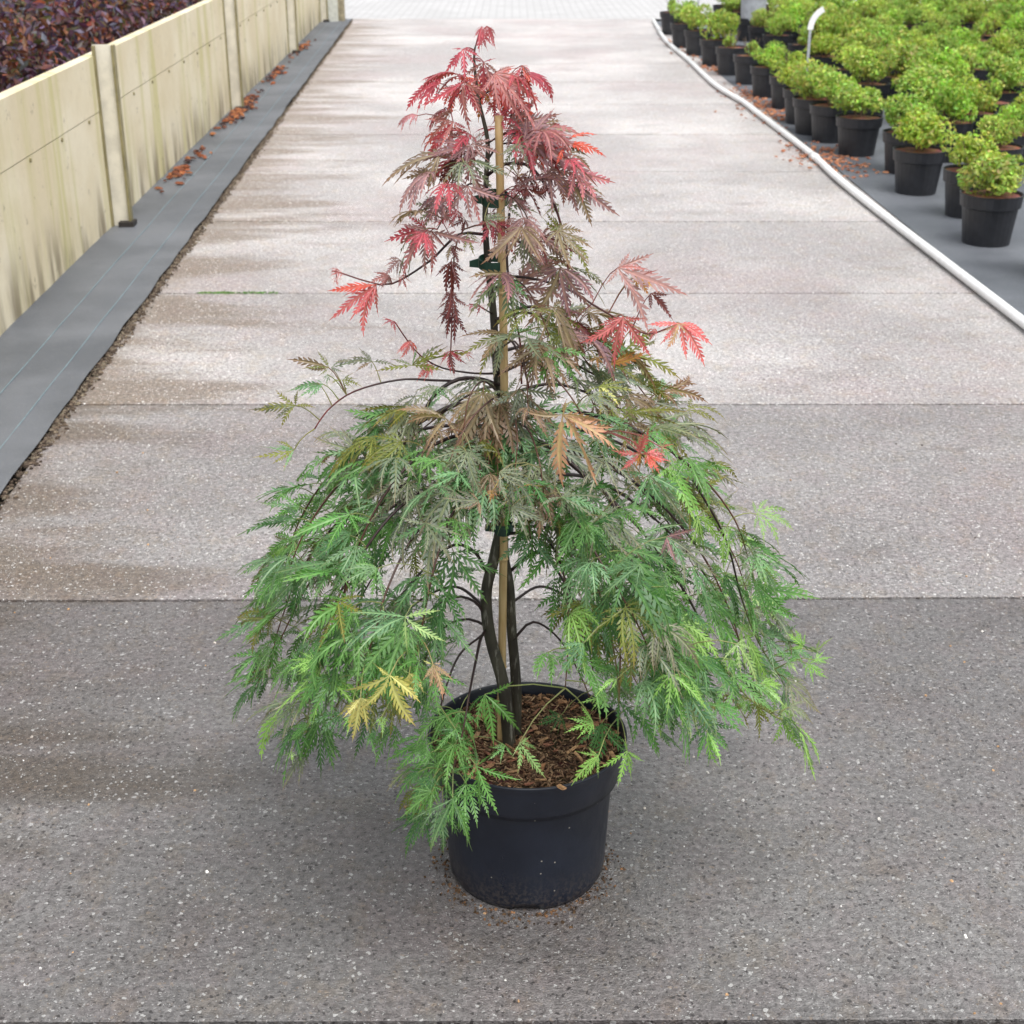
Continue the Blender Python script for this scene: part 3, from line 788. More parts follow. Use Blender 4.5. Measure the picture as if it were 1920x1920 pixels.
branch([(958, 1130, .02), (1020, 1100, .1), (1100, 1150, .18), (1170, 1240, .22), (1220, 1330, .22)], .0028)
branch([(1160, 1110, -.24), (1163, 1220, -.25), (1161, 1300, -.25), (1158, 1390, -.25)], .0016, .0011, leaves=False, col0='bronze', col1='tan')
# --- middle
branch([(928, 600, 0), (1000, 575, .05), (1085, 610, .08), (1160, 680, .1), (1225, 760, .1)], .0032, gap=.045, density=.75)
branch([(932, 660, .0), (1010, 650, .1), (1110, 700, .14), (1200, 745, .16), (1265, 790, .16)], .0032, gap=.042, density=.8)
branch([(936, 700, .0), (1000, 680, -.1), (1060, 730, -.16), (1110, 810, -.18)], .0028, gap=.05, density=.6)
branch([(938, 745, .0), (1040, 720, .02), (1150, 760, .03), (1230, 820, .03), (1290, 880, .03)], .0034)
branch([(936, 720, .0), (880, 740, .1), (810, 790, .16), (750, 840, .18)], .003, density=.7)
branch([(937, 770, .0), (930, 745, -.1), (880, 790, -.16), (840, 870, -.2)], .0026, density=.7)
branch([(940, 800, .0), (985, 800, -.12), (1010, 860, -.2), (1020, 930, -.22)], .0026, gap=.05, density=.5)
branch([(940, 850, .0), (900, 860, -.12), (880, 910, -.18), (870, 960, -.2)], .0024, gap=.045, density=.5)
branch([(914, 480, 0), (960, 450, .04), (1010, 480, .07), (1060, 550, .08), (1090, 620, .08)], .0026, gap=.042, density=.65)
branch([(918, 520, 0), (985, 520, -.03), (1060, 540, -.05), (1110, 570, -.05), (1170, 605, -.05), (1215, 626, -.05), (1265, 610, -.05)], .0026, .0012, leaves=False, col1='red')
branch([(912, 330, 0), (945, 308, -.01), (985, 308, -.02), (1015, 335, -.03), (1040, 385, -.03), (1056, 440, -.03), (1066, 510, -.03)], .0030, .0014, leaves=False, col1='red')
branch([(912, 440, 0), (860, 440, -.02), (805, 490, -.03), (735, 532, -.04), (690, 528, -.04), (640, 512, -.04), (622, 508, -.04)], .0026, .001, leaves=False, col1='red')
branch([(932, 700, 0), (890, 700, -.01), (830, 690, -.02), (790, 668, -.02), (765, 640, -.02), (742, 606, -.02)], .0020, .001, leaves=False, col1='red')
branch([(955, 400, .0), (950, 470, -.03), (958, 560, -.04), (975, 640, -.04), (978, 720, -.05)], .0020, .0014, leaves=False, col1='red')
branch([(925, 590, 0), (900, 575, -.02), (880, 570, -.03)], .0012, .0009, leaves=False, col1='red')
branch([(930, 640, 0), (960, 640, -.04), (985, 700, -.06), (1005, 790, -.07)], .0022, .0012, leaves=False, col1='red')
branch([(913, 420, 0), (870, 430, -.01), (853, 470, -.03), (849, 560, -.04), (845, 660, -.04)], .0014, .0010, leaves=False, col0='bronze', col1='red')

branch([(914, 380, 0), (950, 365, -.05), (985, 400, -.08), (1005, 460, -.09)], .0018, gap=.034, start=.2, density=.6, L=.075)
branch([(913, 350, 0), (880, 345, -.04), (850, 375, -.07), (820, 430, -.08)], .0018, gap=.034, start=.2, density=.6, L=.07)
branch([(914, 300, 0), (940, 270, .02), (985, 275, .04), (1030, 310, .05)], .0018, gap=.028, start=.2, density=.8, L=.07)
branch([(920, 545, 0), (965, 525, -.06), (1000, 560, -.1), (1030, 630, -.12)], .0020, gap=.034, start=.35, density=.6, L=.08)
branch([(926, 610, 0), (985, 585, .02), (1050, 620, .03), (1110, 690, .03)], .0022, gap=.03, start=.2, density=.8, L=.085)
branch([(930, 660, 0), (965, 640, -.08), (985, 690, -.13), (990, 760, -.15)], .0020, gap=.035, start=.2, density=.7, L=.085)
branch([(934, 735, 0), (905, 715, -.08), (880, 745, -.13), (868, 810, -.15)], .0020, gap=.033, start=.2, density=.8, L=.085)
branch([(937, 790, 0), (960, 770, -.1), (970, 820, -.17), (965, 890, -.19)], .0020, gap=.035, start=.25, density=.7, L=.085)
branch([(938, 820, 0), (915, 820, -.1), (900, 870, -.17), (905, 940, -.19)], .0020, gap=.035, start=.25, density=.7, L=.085)
branch([(942, 905, 0), (965, 900, -.12), (985, 950, -.19), (995, 1010, -.2)], .0020, gap=.035, start=.3, density=.6, L=.08)
branch([(897, 190, 0), (925, 165, .0), (955, 175, .01), (985, 215, .01)], .0012, gap=.022, start=.2, density=.9, L=.06, droop=1.2)
branch([(900, 200, 0), (880, 165, .0), (855, 180, .01), (835, 225, .01)], .0012, gap=.022, start=.2, density=.9, L=.06, droop=1.2)

branch([(939, 800, 0), (925, 790, -.08), (915, 830, -.14), (918, 890, -.17)], .0018, gap=.028, start=.2, L=.075)
branch([(940, 830, 0), (965, 820, -.08), (985, 860, -.14), (990, 920, -.16)], .0018, gap=.028, start=.2, L=.075)
branch([(940, 870, 0), (905, 865, -.06), (880, 900, -.11), (868, 950, -.13)], .0018, gap=.028, start=.2, L=.075)
branch([(913, 300, 0), (890, 285, -.03), (865, 300, -.05), (840, 345, -.06)], .0014, gap=.028, start=.2, L=.062)
branch([(913, 270, 0), (950, 250, -.02), (1000, 262, -.03), (1050, 300, -.03)], .0014, gap=.03, start=.2, L=.065)

# --- leaves traced one by one: crop, base, tip of the middle lobe, palette, depth, spread, droop
def c3(x, y): return 760 + x / 4.8, 30 + y / 4.8
def c4(x, y): return 600 + x / 4.8, 400 + y / 4.8
def c5(x, y): return 950 + x / 4.8, 400 + y / 4.8
def c6(x, y): return 460 + x / 3.84, 650 + y / 3.84
def c7(x, y): return 950 + x / 3.2, 750 + y / 3.2
def c8(x, y): return 750 + x / 3.84, 1250 + y / 3.84
def c9(x, y): return 460 + x / 3.84, 1050 + y / 3.84
def c10(x, y): return 1100 + x / 3.84, 1150 + y / 3.84
HERO = [
 (c3, 690, 95, 640, 330, 'crimson', -.01, .35, .5), (c3, 735, 90, 790, 310, 'crimson', -.01, .35, .5), (c3, 700, 150, 720, 330, 'crimson', .0, .5, .4),
 (c3, 520, 300, 360, 540, 'crimson', -.02, .75, .5), (c3, 545, 310, 550, 590, 'crimson', -.01, .6, .5),
 (c3, 705, 415, 700, 800, 'crimson', -.02, .7, .4), (c3, 710, 420, 850, 760, 'rose', .0, .8, .4),
 (c3, 800, 520, 1270, 1000, 'rose', -.03, .45, .35), (c3, 790, 520, 930, 900, 'pink', .0, .6, .4), (c3, 840, 540, 1180, 1010, 'scarlet', .02, .6, .4),
 (c3, 1050, 445, 970, 640, 'crimson', -.01, .4, .5), (c3, 1080, 445, 1110, 640, 'scarlet', -.01, .5, .6), (c3, 1060, 450, 1050, 660, 'maroon', .0, .5, .5),
 (c3, 520, 590, 200, 880, 'crimson', -.04, .7, .35), (c3, 500, 600, 520, 1080, 'rose', -.04, .6, .3), (c3, 560, 620, 680, 900, 'rose', -.03, .7, .4),
 (c3, 640, 560, 560, 880, 'scarlet', .03, .9, .4), (c3, 700, 640, 640, 960, 'orange', .04, .9, .3), (c3, 830, 640, 800, 900, 'scarlet', .04, .9, .3), (c3, 930, 700, 900, 980, 'maroon', .04, .8, .4),
 (c3, 980, 780, 1010, 1040, 'maroon', .04, .7, .4), (c3, 800, 760, 820, 960, 'crimson', .03, .9, .4), (c3, 450, 640, 380, 900, 'scarlet', .03, .8, .4),
 (c3, 430, 950, 190, 1300, 'crimson', -.03, .6, .35), (c3, 420, 970, 330, 1180, 'rose', -.03, .8, .35),
 (c3, 580, 1150, 150, 1330, 'mauve', -.05, .7, .3), (c3, 560, 1170, 260, 1560, 'orange', -.02, .55, .3), (c3, 540, 1180, 180, 1480, 'crimson', -.02, .5, .3), (c3, 600, 1150, 850, 1250, 'mauve', -.05, .8, .3),
 (c3, 570, 1290, 660, 1800, 'mauve', -.06, 1.0, .25), (c3, 575, 1295, 390, 1560, 'greyg', -.05, .7, .25), (c3, 590, 1290, 960, 1450, 'greyg', -.06, .8, .3),
 (c3, 560, 1530, 340, 1860, 'mauve', -.07, .7, .25), (c3, 560, 1530, 700, 1890, 'rose', -.07, .8, .25), (c3, 580, 1540, 870, 1700, 'mauve', -.07, .8, .25),
 (c3, 1060, 1130, 1800, 1420, 'mauve', -.04, .6, .3), (c3, 1040, 1150, 1500, 1560, 'mauve', -.05, .7, .3), (c3, 1010, 1150, 990, 1480, 'greyg', -.06, .8, .3), (c3, 1000, 1130, 860, 1290, 'greyg', -.06, .8, .3),
 (c3, 940, 990, 1560, 1140, 'mauve', -.02, .55, .35), (c3, 1150, 1020, 1700, 1230, 'bronze', .0, .55, .3), (c3, 1250, 1080, 1480, 1190, 'olive', .0, .8, .3),
 (c3, 1490, 1490, 1900, 1850, 'mauve', -.03, .5, .3), (c3, 1500, 1490, 1800, 1780, 'bronze', -.02, .5, .3), (c3, 1310, 1370, 1300, 1640, 'maroon', -.02, .9, .4), (c3, 1320, 1380, 1460, 1620, 'orange', -.01, .7, .3),
 (c3, 1480, 1290, 1500, 1430, 'pink', -.03, 1.6, .4), (c3, 1110, 1450, 1050, 1720, 'maroon', .0, .8, .4), (c3, 960, 1560, 1090, 1800, 'crimson', -.02, .8, .4), (c3, 1010, 1430, 1180, 1500, 'orange', .01, .9, .3),
 (c3, 270, 1710, -20, 1830, 'greyg', -.05, .7, .25), (c3, 280, 1715, 170, 1960, 'greyg', -.05, .8, .25), (c3, 300, 1710, 480, 1900, 'mauve', -.05, .9, .25),
 (c3, 480, 1760, 260, 1880, 'crimson', .02, .8, .3), (c3, 760, 1780, 900, 1900, 'maroon', .0, .8, .3), (c3, 900, 1700, 1210, 1760, 'greyg', -.04, .7, .3), (c3, 960, 1640, 1180, 1790, 'mauve', -.04, .7, .3),
 (c3, 660, 1120, 680, 1020, 'greyg', .02, 1.2, .2), (c3, 1380, 1700, 1230, 1780, 'olive', -.02, .7, .2), (c3, 1390, 1900, 1230, 1790, 'olive', -.02, .6, .1),
 # left middle
 (c4, 995, 160, 600, 500, 'rose', -.07, .75, .2), (c4, 1000, 165, 1040, 570, 'rose', -.07, .8, .2), (c4, 985, 165, 800, 560, 'mauve', -.07, .6, .2), (c4, 1000, 160, 1420, 320, 'mauve', -.07, .5, .2), (c4, 960, 150, 570, 240, 'crimson', -.04, .6, .2),
 (c4, 720, 420, 560, 560, 'mauve', -.06, .6, .3),
 (c4, 510, 640, 90, 1000, 'pink', -.05, .5, .3), (c4, 515, 645, 275, 1060, 'pink', -.06, .5, .25), (c4, 500, 640, 70, 760, 'scarlet', -.04, .4, .3), (c4, 520, 650, 500, 930, 'pink', -.06, .6, .25), (c4, 620, 560, 420, 630, 'rose', -.05, .6, .3), (c4, 740, 560, 780, 700, 'pink', -.04, .8, .3), (c4, 600, 560, 560, 700, 'mauve', -.04, .8, .3),
 (c4, 190, 530, 60, 560, 'pink', -.04, .8, .5), (c4, 150, 575, 150, 690, 'pink', -.04, .8, .4), (c4, 160, 500, 80, 540, 'rose', -.04, .6, .5),
 (c4, 660, 970, 670, 1100, 'crimson', -.02, .7, .6), (c4, 640, 975, 560, 1000, 'crimson', -.02, .6, .5), (c4, 690, 970, 740, 1060, 'pink', -.02, .6, .5),
 (c4, 820, 1150, 700, 1270, 'pink', -.03, .6, .4), (c4, 820, 1150, 760, 1330, 'pink', -.03, .7, .4), (c4, 830, 1150, 880, 1240, 'scarlet', -.03, .8, .4),
 (c4, 1010, 1370, 840, 1490, 'pink', -.03, .6, .3), (c4, 960, 1380, 920, 1510, 'rose', -.03, .7, .3),
 (c4, 1180, 430, 1080, 740, 'maroon', -.06, .4, .4), (c4, 1180, 430, 1190, 760, 'maroon', -.07, .45, .3), (c4, 1190, 430, 1260, 700, 'maroon', -.06, .4, .4),
 (c4, 1180, 700, 1180, 1000, 'maroon', -.07, .4, .3), (c4, 1200, 760, 1250, 1020, 'maroon', -.06, .4, .3), (c4, 1170, 860, 1140, 1130, 'maroon', -.07, .45, .3), (c4, 1210, 880, 1220, 1190, 'maroon', -.07, .45, .3), (c4, 1140, 800, 1110, 1000, 'maroon', -.06, .4, .3),
 (c4, 1170, 1240, 1150, 1440, 'crimson', -.05, .5, .4), (c4, 1175, 1250, 1200, 1480, 'maroon', -.05, .5, .4), (c4, 1320, 1260, 1380, 1320, 'scarlet', -.02, .8, .4),
 (c4, 1690, 550, 1260, 860, 'greyg', -.08, .6, .2), (c4, 1690, 560, 1650, 1090, 'greyg', -.08, .5, .15), (c4, 1680, 550, 1340, 510, 'bronze', -.07, .6, .2), (c4, 1700, 560, 1880, 800, 'bluegr', -.08, .7, .2), (c4, 1690, 560, 1780, 720, 'green', -.07, .8, .2),
 (c4, 1650, 1080, 1210, 1290, 'olive', -.06, .5, .2), (c4, 1650, 1085, 1340, 1450, 'olive', -.06, .5, .2), (c4, 1645, 1080, 1440, 1080, 'bronze', -.05, .6, .2), (c4, 1660, 1090, 1580, 1500, 'greyg', -.07, .5, .2), (c4, 1700, 1070, 1900, 1040, 'green', -.05, .6, .2),
 (c4, 1060, 1560, 760, 1700, 'greyg', -.06, .7, .3), (c4, 1070, 1570, 980, 1720, 'bluegr', -.06, .9, .3), (c4, 1080, 1560, 1280, 1640, 'greyg', -.06, .8, .3), (c4, 1070, 1560, 1180, 1720, 'bluegr', -.05, .8, .3),
 (c4, 1560, 70, 1450, 300, 'crimson', -.05, .6, .3), (c4, 1600, 90, 1740, 400, 'crimson', -.05, .6, .3), (c4, 1560, 90, 1560, 330, 'maroon', -.04, .6, .3), (c4, 1480, 60, 1720, 60, 'greyg', -.06, .7, .3), (c4, 1680, 60, 1850, 180, 'mauve', -.04, .7, .3),
 (c4, 830, 1370, 500, 1430, 'olive', -.03, .5, .2), (c4, 830, 1370, 1160, 1230, 'olive', -.03, .4, .1), (c4, 840, 1360, 880, 1220, 'green', -.03, .7, 0), (c4, 850, 1360, 1340, 1240, 'olive', -.02, .4, .2), (c4, 800, 1370, 640, 1300, 'greyg', -.03, .5, .1),
 (c4, 470, 1335, 120, 1340, 'greyg', -.04, .4, .2), (c4, 480, 1335, 700, 1350, 'greyg', -.04, .5, .2), (c4, 440, 1350, 300, 1420, 'bronze', -.04, .5, .3),
 (c4, 1180, 290, 1280, 460, 'maroon', -.03, .7, .3), (c4, 1160, 280, 1130, 440, 'bronze', -.03, .7, .3), (c4, 1310, 60, 1150, 160, 'maroon', -.02, .7, .3), (c4, 1330, 190, 1370, 390, 'olive', -.02, .8, .3), (c4, 1080, 60, 1010, 120, 'crimson', -.02, .8, .3),
 (c4, 1380, 820, 1320, 880, 'crimson', -.03, .6, .5), (c4, 1440, 830, 1420, 930, 'crimson', -.03, .8, .5),
 (c4, 1780, 790, 1900, 880, 'deep', -.05, .6, .3), (c4, 1780, 790, 1800, 960, 'deep', -.05, .6, .3), (c4, 1840, 190, 1850, 560, 'greyg', -.06, .5, .25), (c4, 1840, 190, 1910, 480, 'mauve', -.05, .6, .25),
 # right middle
 (c5, 180, 190, 200, 640, 'greyg', -.06, .6, .2), (c5, 180, 190, 80, 460, 'greyg', -.06, .7, .2), (c5, 300, 210, 620, 520, 'mauve', -.05, .5, .25), (c5, 290, 200, 600, 420, 'mauve', -.05, .6, .25), (c5, 310, 220, 360, 480, 'maroon', -.03, .6, .25),
 (c5, 500, 190, 300, 60, 'olive', -.04, .6, -.1), (c5, 490, 190, 350, 130, 'olive', -.04, .8, 0),
 (c5, 560, 250, 800, 540, 'olive', -.02, .5, .2), (c5, 570, 250, 820, 390, 'olive', -.02, .5, .2), (c5, 560, 260, 620, 480, 'olive', -.01, .6, .2),
 (c5, 480, 490, 280, 1090, 'bronze', -.08, .6, .15), (c5, 480, 490, 180, 720, 'mauve', -.08, .5, .2), (c5, 490, 495, 740, 900, 'mauve', -.08, .6, .2), (c5, 490, 490, 900, 680, 'mauve', -.08, .5, .2), (c5, 470, 490, 210, 560, 'mauve', -.06, .6, .2),
 (c5, 1000, 490, 1620, 780, 'mauve', -.06, .45, .2), (c5, 1000, 495, 1360, 1060, 'mauve', -.06, .5, .2), (c5, 1010, 490, 1280, 480, 'rose', -.05, .5, .2), (c5, 990, 490, 920, 680, 'mauve', -.06, .6, .25), (c5, 1150, 560, 1440, 730, 'orange', -.04, .4, .2), (c5, 1300, 720, 1510, 970, 'maroon', -.05, .4, .2), (c5, 1170, 560, 1360, 540, 'rose', -.05, .6, .2),
 (c5, 1050, 930, 740, 1270, 'pink', -.08, .55, .25), (c5, 1055, 935, 870, 1400, 'pink', -.08, .5, .2), (c5, 1060, 930, 1280, 1310, 'pink', -.08, .5, .25), (c5, 1040, 930, 830, 1040, 'pink', -.07, .5, .3), (c5, 1060, 930, 1240, 1010, 'pink', -.07, .5, .3), (c5, 1055, 940, 1050, 1210, 'pink', -.08, .6, .2),
 (c5, 1560, 990, 1840, 1350, 'pink', -.07, .5, .25), (c5, 1555, 990, 1620, 1320, 'pink', -.07, .5, .25), (c5, 1545, 985, 1390, 1190, 'pink', -.06, .5, .3), (c5, 1540, 985, 1260, 1030, 'pink', -.05, .5, .2), (c5, 1565, 985, 1770, 1110, 'pink', -.06, .5, .3), (c5, 1340, 1040, 1270, 1170, 'pink', -.05, .6, .3), (c5, 1550, 990, 1490, 1250, 'peach', -.07, .5, .3),
 (c5, 530, 1060, 300, 1290, 'olive', -.05, .5, .2), (c5, 530, 1060, 530, 1350, 'orange', -.05, .4, .2), (c5, 540, 1070, 650, 1250, 'olive', -.04, .7, .2), (c5, 160, 1060, 330, 1100, 'green', -.04, .5, .2), (c5, 560, 1070, 760, 1260, 'mauve', -.05, .5, .2),
 (c5, 940, 1360, 1290, 1320, 'orange', -.06, .4, .1), (c5, 930, 1360, 1260, 1480, 'olive', -.05, .5, .2), (c5, 800, 1300, 850, 1410, 'orange', -.05, .8, .3),
 (c5, 830, 1560, 880, 1810, 'yellow', -.1, .5, .2), (c5, 840, 1560, 1180, 1600, 'olive', -.1, .4, .2), (c5, 850, 1570, 1000, 1760, 'olive', -.1, .6, .2), (c5, 830, 1560, 660, 1620, 'olive', -.09, .5, .2),
 (c5, 110, 1580, 530, 1670, 'greyg', -.12, .5, .2), (c5, 110, 1585, 440, 1900, 'bronze', -.12, .5, .2), (c5, 110, 1590, 90, 2020, 'greyg', -.12, .5, .15), (c5, 100, 1585, -160, 1800, 'greyg', -.12, .6, .2), (c5, 100, 1580, 0, 1700, 'bronze', -.11, .7, .2),
 (c7, 337, 88, 585, 470, 'peach', -.22, .55, .12), (c7, 335, 90, 260, 530, 'peach', -.22, .5, .12), (c7, 340, 88, 740, 290, 'peach', -.22, .5, .15), (c7, 340, 86, 600, 100, 'peach', -.21, .5, .15), (c7, 330, 90, 100, 130, 'bronze', -.20, .6, .15), (c7, 340, 84, 350, -10, 'peach', -.2, .6, .1),
 (c7, 800, 320, 620, 320, 'pink', -.18, .5, .2), (c7, 800, 325, 690, 440, 'pink', -.18, .6, .2), (c7, 820, 315, 870, 180, 'pink', -.18, .5, -.1), (c7, 840, 320, 980, 390, 'pink', -.18, .6, .2), (c7, 930, 285, 1000, 250, 'pink', -.18, 1., .1), (c7, 850, 330, 920, 460, 'scarlet', -.18, .5, .2), (c7, 800, 320, 780, 420, 'orange', -.17, .6, .2),
 (c7, 855, 450, 860, 760, 'bluegr', -.2, .55, .15), (c7, 860, 450, 1090, 730, 'greyg', -.2, .5, .15), (c7, 850, 450, 700, 690, 'bluegr', -.2, .5, .15), (c7, 870, 448, 1100, 560, 'bluegr', -.2, .5, .15), (c7, 845, 448, 690, 450, 'bluegr', -.19, .5, .15),
 (c7, 330, 585, 460, 760, 'greyg', -.22, .6, .15), (c7, 330, 585, 640, 640, 'bluegr', -.22, .5, .15), (c7, 325, 585, 350, 740, 'greyg', -.22, .5, .15), (c7, 325, 580, 170, 600, 'greyg', -.21, .5, .15),
 (c7, 30, 640, 290, 830, 'greyg', -.2, .5, .15), (c7, 30, 640, 160, 830, 'greyg', -.2, .5, .15), (c7, 20, 450, 220, 650, 'greyg', -.2, .55, .15), (c7, 10, 450, 10, 700, 'greyg', -.2, .5, .15),
 (c7, 960, 820, 1120, 1000, 'bluegr', -.2, .6, .15), (c7, 955, 825, 930, 980, 'greyg', -.2, .6, .15), (c7, 960, 815, 1140, 780, 'mauve', -.18, .5, .1),
 (c7, 800, 990, 800, 1180, 'bluegr', -.24, .6, .15), (c7, 780, 985, 560, 1180, 'bluegr', -.24, .5, .15), (c7, 770, 985, 500, 1070, 'bluegr', -.23, .5, .15),
 (c7, 940, 1120, 960, 1320, 'green', -.25, .6, .15), (c7, 935, 1120, 880, 1380, 'green', -.25, .5, .15), (c7, 950, 1120, 1130, 1260, 'green', -.25, .6, .15),
 (c7, 470, 770, 420, 980, 'green', -.22, .5, .15), (c7, 500, 770, 620, 860, 'green', -.22, .6, .2),
 (c7, 460, 1460, 290, 1680, 'bluegr', -.28, .6, .15), (c7, 460, 1470, 480, 1620, 'green', -.28, .6, .15), (c7, 450, 1450, 300, 1480, 'bluegr', -.27, .6, .15), (c7, 460, 1450, 500, 1390, 'green', -.26, .6, .1),
 (c7, 1540, 1010, 1640, 1170, 'bluegr', -.12, .5, .2), (c7, 1560, 1010, 1650, 1110, 'lime', -.1, .5, .2), (c7, 1400, 920, 1580, 950, 'greyg', -.12, .6, .1), (c7, 1400, 850, 1450, 740, 'olive', -.1, .6, 0),
 (c7, 1780, 1480, 1680, 1390, 'lime', -.08, .6, .1), (c7, 1860, 1510, 1880, 1430, 'pale', -.08, .8, .1), (c7, 1800, 1580, 1920, 1700, 'lime', -.08, .6, .2), (c7, 1690, 1570, 1650, 1650, 'lime', -.08, .7, .2), (c7, 1700, 1570, 1760, 1640, 'pale', -.08, .7, .2), (c7, 1850, 1560, 1960, 1540, 'lime', -.07, .6, .1), (c7, 1760, 1540, 1600, 1510, 'green', -.07, .5, .2),
 # low right
 (c10, 1080, 220, 1110, 460, 'pale', -.2, .5, .2), (c10, 1090, 220, 1270, 470, 'pale', -.2, .45, .2), (c10, 1060, 220, 960, 350, 'pale', -.19, .5, .2), (c10, 1040, 330, 1060, 470, 'lime', -.18, .6, .2), (c10, 1000, 320, 960, 440, 'lime', -.18, .6, .2),
 (c10, 740, 470, 740, 680, 'green', -.26, .5, .2), (c10, 750, 470, 850, 640, 'lime', -.26, .5, .2), (c10, 730, 470, 640, 600, 'green', -.26, .5, .2),
 (c10, 870, 860, 865, 1130, 'lime', -.24, .55, .1), (c10, 875, 860, 1010, 1080, 'lime', -.24, .5, .15), (c10, 865, 860, 760, 1050, 'green', -.24, .5, .15), (c10, 880, 850, 1030, 980, 'green', -.23, .5, .2), (c10, 850, 700, 900, 860, 'lime', -.22, .6, .2), (c10, 850, 640, 960, 790, 'green', -.2, .6, .2),
 (c10, 1400, 760, 1530, 1010, 'lime', -.12, .5, .15), (c10, 1410, 755, 1570, 890, 'pale', -.12, .5, .2), (c10, 1400, 765, 1480, 900, 'lime', -.12, .6, .2), (c10, 1220, 640, 1280, 920, 'olive', -.12, .4, .15), (c10, 1150, 620, 1190, 760, 'green', -.12, .7, .2), (c10, 1130, 620, 1040, 720, 'lime', -.12, .7, .2), (c10, 1260, 500, 1450, 640, 'lime', -.1, .4, .2), (c10, 1260, 500, 1420, 520, 'lime', -.1, .5, .1),
 (c10, 600, 640, 610, 920, 'deep', -.2, .5, .15), (c10, 590, 640, 450, 800, 'deep', -.2, .5, .15), (c10, 610, 640, 740, 800, 'deep', -.2, .5, .15),
 (c10, 470, 230, 400, 400, 'deep', -.16, .6, .2), (c10, 470, 230, 560, 480, 'deep', -.16, .5, .2), (c10, 470, 230, 330, 280, 'deep', -.15, .5, .2), (c10, 480, 220, 620, 260, 'deep', -.15, .5, .2),
 (c10, 290, 990, 110, 1150, 'lime', -.26, .5, .1), (c10, 295, 1000, 220, 1250, 'lime', -.26, .4, .1), (c10, 300, 995, 410, 1080, 'lime', -.26, .6, .15), (c10, 300, 1000, 330, 1210, 'lime', -.26, .4, .1), (c10, 290, 985, 280, 900, 'lime', -.25, .5, 0),
 (c8, 1430, 640, 1200, 830, 'lime', -.27, .4, .1), (c8, 1420, 640, 1290, 720, 'lime', -.27, .5, .1), (c8, 1390, 400, 1180, 480, 'lime', -.24, .4, .1), (c8, 1380, 390, 1300, 290, 'lime', -.24, .5, .1), (c8, 1450, 410, 1350, 600, 'deep', -.2, .5, .15), (c8, 1450, 410, 1500, 780, 'deep', -.2, .4, .15), (c8, 1560, 90, 1380, 180, 'lime', -.26, .4, .15), (c8, 1480, 210, 1290, 280, 'lime', -.25, .4, .15),
 (c8, 1160, 350, 990, 470, 'deep', -.1, .6, .15), (c8, 1170, 350, 1200, 480, 'deep', -.1, .6, .15),
 # pot, left
 (c8, 610, 200, 500, 440, 'green', -.2, .55, .15), (c8, 615, 205, 720, 560, 'green', -.2, .45, .12), (c8, 620, 200, 920, 450, 'green', -.2, .45, .15), (c8, 620, 195, 840, 150, 'green', -.18, .5, .1), (c8, 605, 205, 440, 300, 'deep', -.18, .5, .2),
 (c8, 550, 715, 690, 1080, 'green', -.26, .5, .1), (c8, 550, 715, 620, 1060, 'green', -.25, .4, .1), (c8, 545, 715, 440, 880, 'green', -.26, .5, .15), (c8, 560, 710, 860, 860, 'green', -.25, .4, .15), (c8, 550, 705, 580, 550, 'bluegr', -.24, .5, .05), (c8, 540, 705, 360, 740, 'deep', -.24, .4, .1), (c8, 560, 705, 690, 600, 'green', -.24, .5, .1),
 (c8, 380, 950, 495, 1370, 'bluegr', -.28, .45, .08), (c8, 375, 950, 170, 1330, 'bluegr', -.28, .42, .1), (c8, 385, 955, 535, 1260, 'green', -.28, .4, .1), (c8, 370, 945, 110, 1100, 'bluegr', -.27, .5, .12), (c8, 380, 940, 580, 910, 'green', -.27, .5, .1), (c8, 375, 935, 320, 800, 'green', -.26, .5, .0), (c8, 378, 955, 370, 1210, 'green', -.28, .4, .1),
 (c8, 240, 800, 30, 980, 'deep', -.22, .55, .15), (c8, 230, 900, 0, 1090, 'green', -.24, .5, .15), (c8, 250, 860, 120, 1080, 'green', -.23, .6, .15), (c8, 130, 760, 10, 860, 'deep', -.2, .6, .2), (c8, 220, 620, 30, 700, 'green', -.2, .5, .2), (c8, 200, 560, 60, 640, 'green', -.2, .6, .2),
 (c8, 400, 450, 250, 620, 'green', -.22, .6, .15), (c8, 405, 450, 480, 600, 'green', -.22, .6, .15), (c8, 390, 440, 230, 470, 'deep', -.2, .6, .15), (c8, 400, 440, 300, 380, 'deep', -.18, .6, .1), (c8, 860, 550, 1040, 820, 'pale', -.22, .3, .1), (c8, 860, 560, 880, 760, 'pale', -.22, .6, .15), (c8, 760, 570, 640, 680, 'green', -.2, .6, .2), (c8, 770, 560, 800, 660, 'green', -.2, .6, .2),
 # low left
 (c9, 1150, 410, 1160, 680, 'pale', -.3, .55, .12), (c9, 1150, 410, 900, 620, 'bluegr', -.3, .5, .12), (c9, 1160, 410, 1400, 660, 'pale', -.3, .5, .12), (c9, 1140, 405, 720, 590, 'bluegr', -.29, .4, .12), (c9, 1160, 400, 1400, 350, 'pale', -.28, .4, .1), (c9, 1140, 395, 760, 350, 'bluegr', -.28, .4, .1), (c9, 1150, 415, 1030, 600, 'bluegr', -.3, .5, .12),
 (c9, 1040, 830, 1140, 1240, 'yellow', -.31, .45, .1), (c9, 1035, 830, 900, 1120, 'yellow', -.31, .45, .1), (c9, 1030, 825, 740, 1000, 'yellow', -.3, .4, .12), (c9, 1045, 825, 1280, 1010, 'yellow', -.3, .45, .12), (c9, 1030, 815, 900, 790, 'yellow', -.29, .5, .1),
 (c9, 1180, 815, 1250, 1010, 'yellow', -.28, .5, .12), (c9, 1190, 810, 1310, 930, 'yellow', -.28, .5, .12), (c9, 1180, 800, 1120, 790, 'pale', -.27, .5, .1),
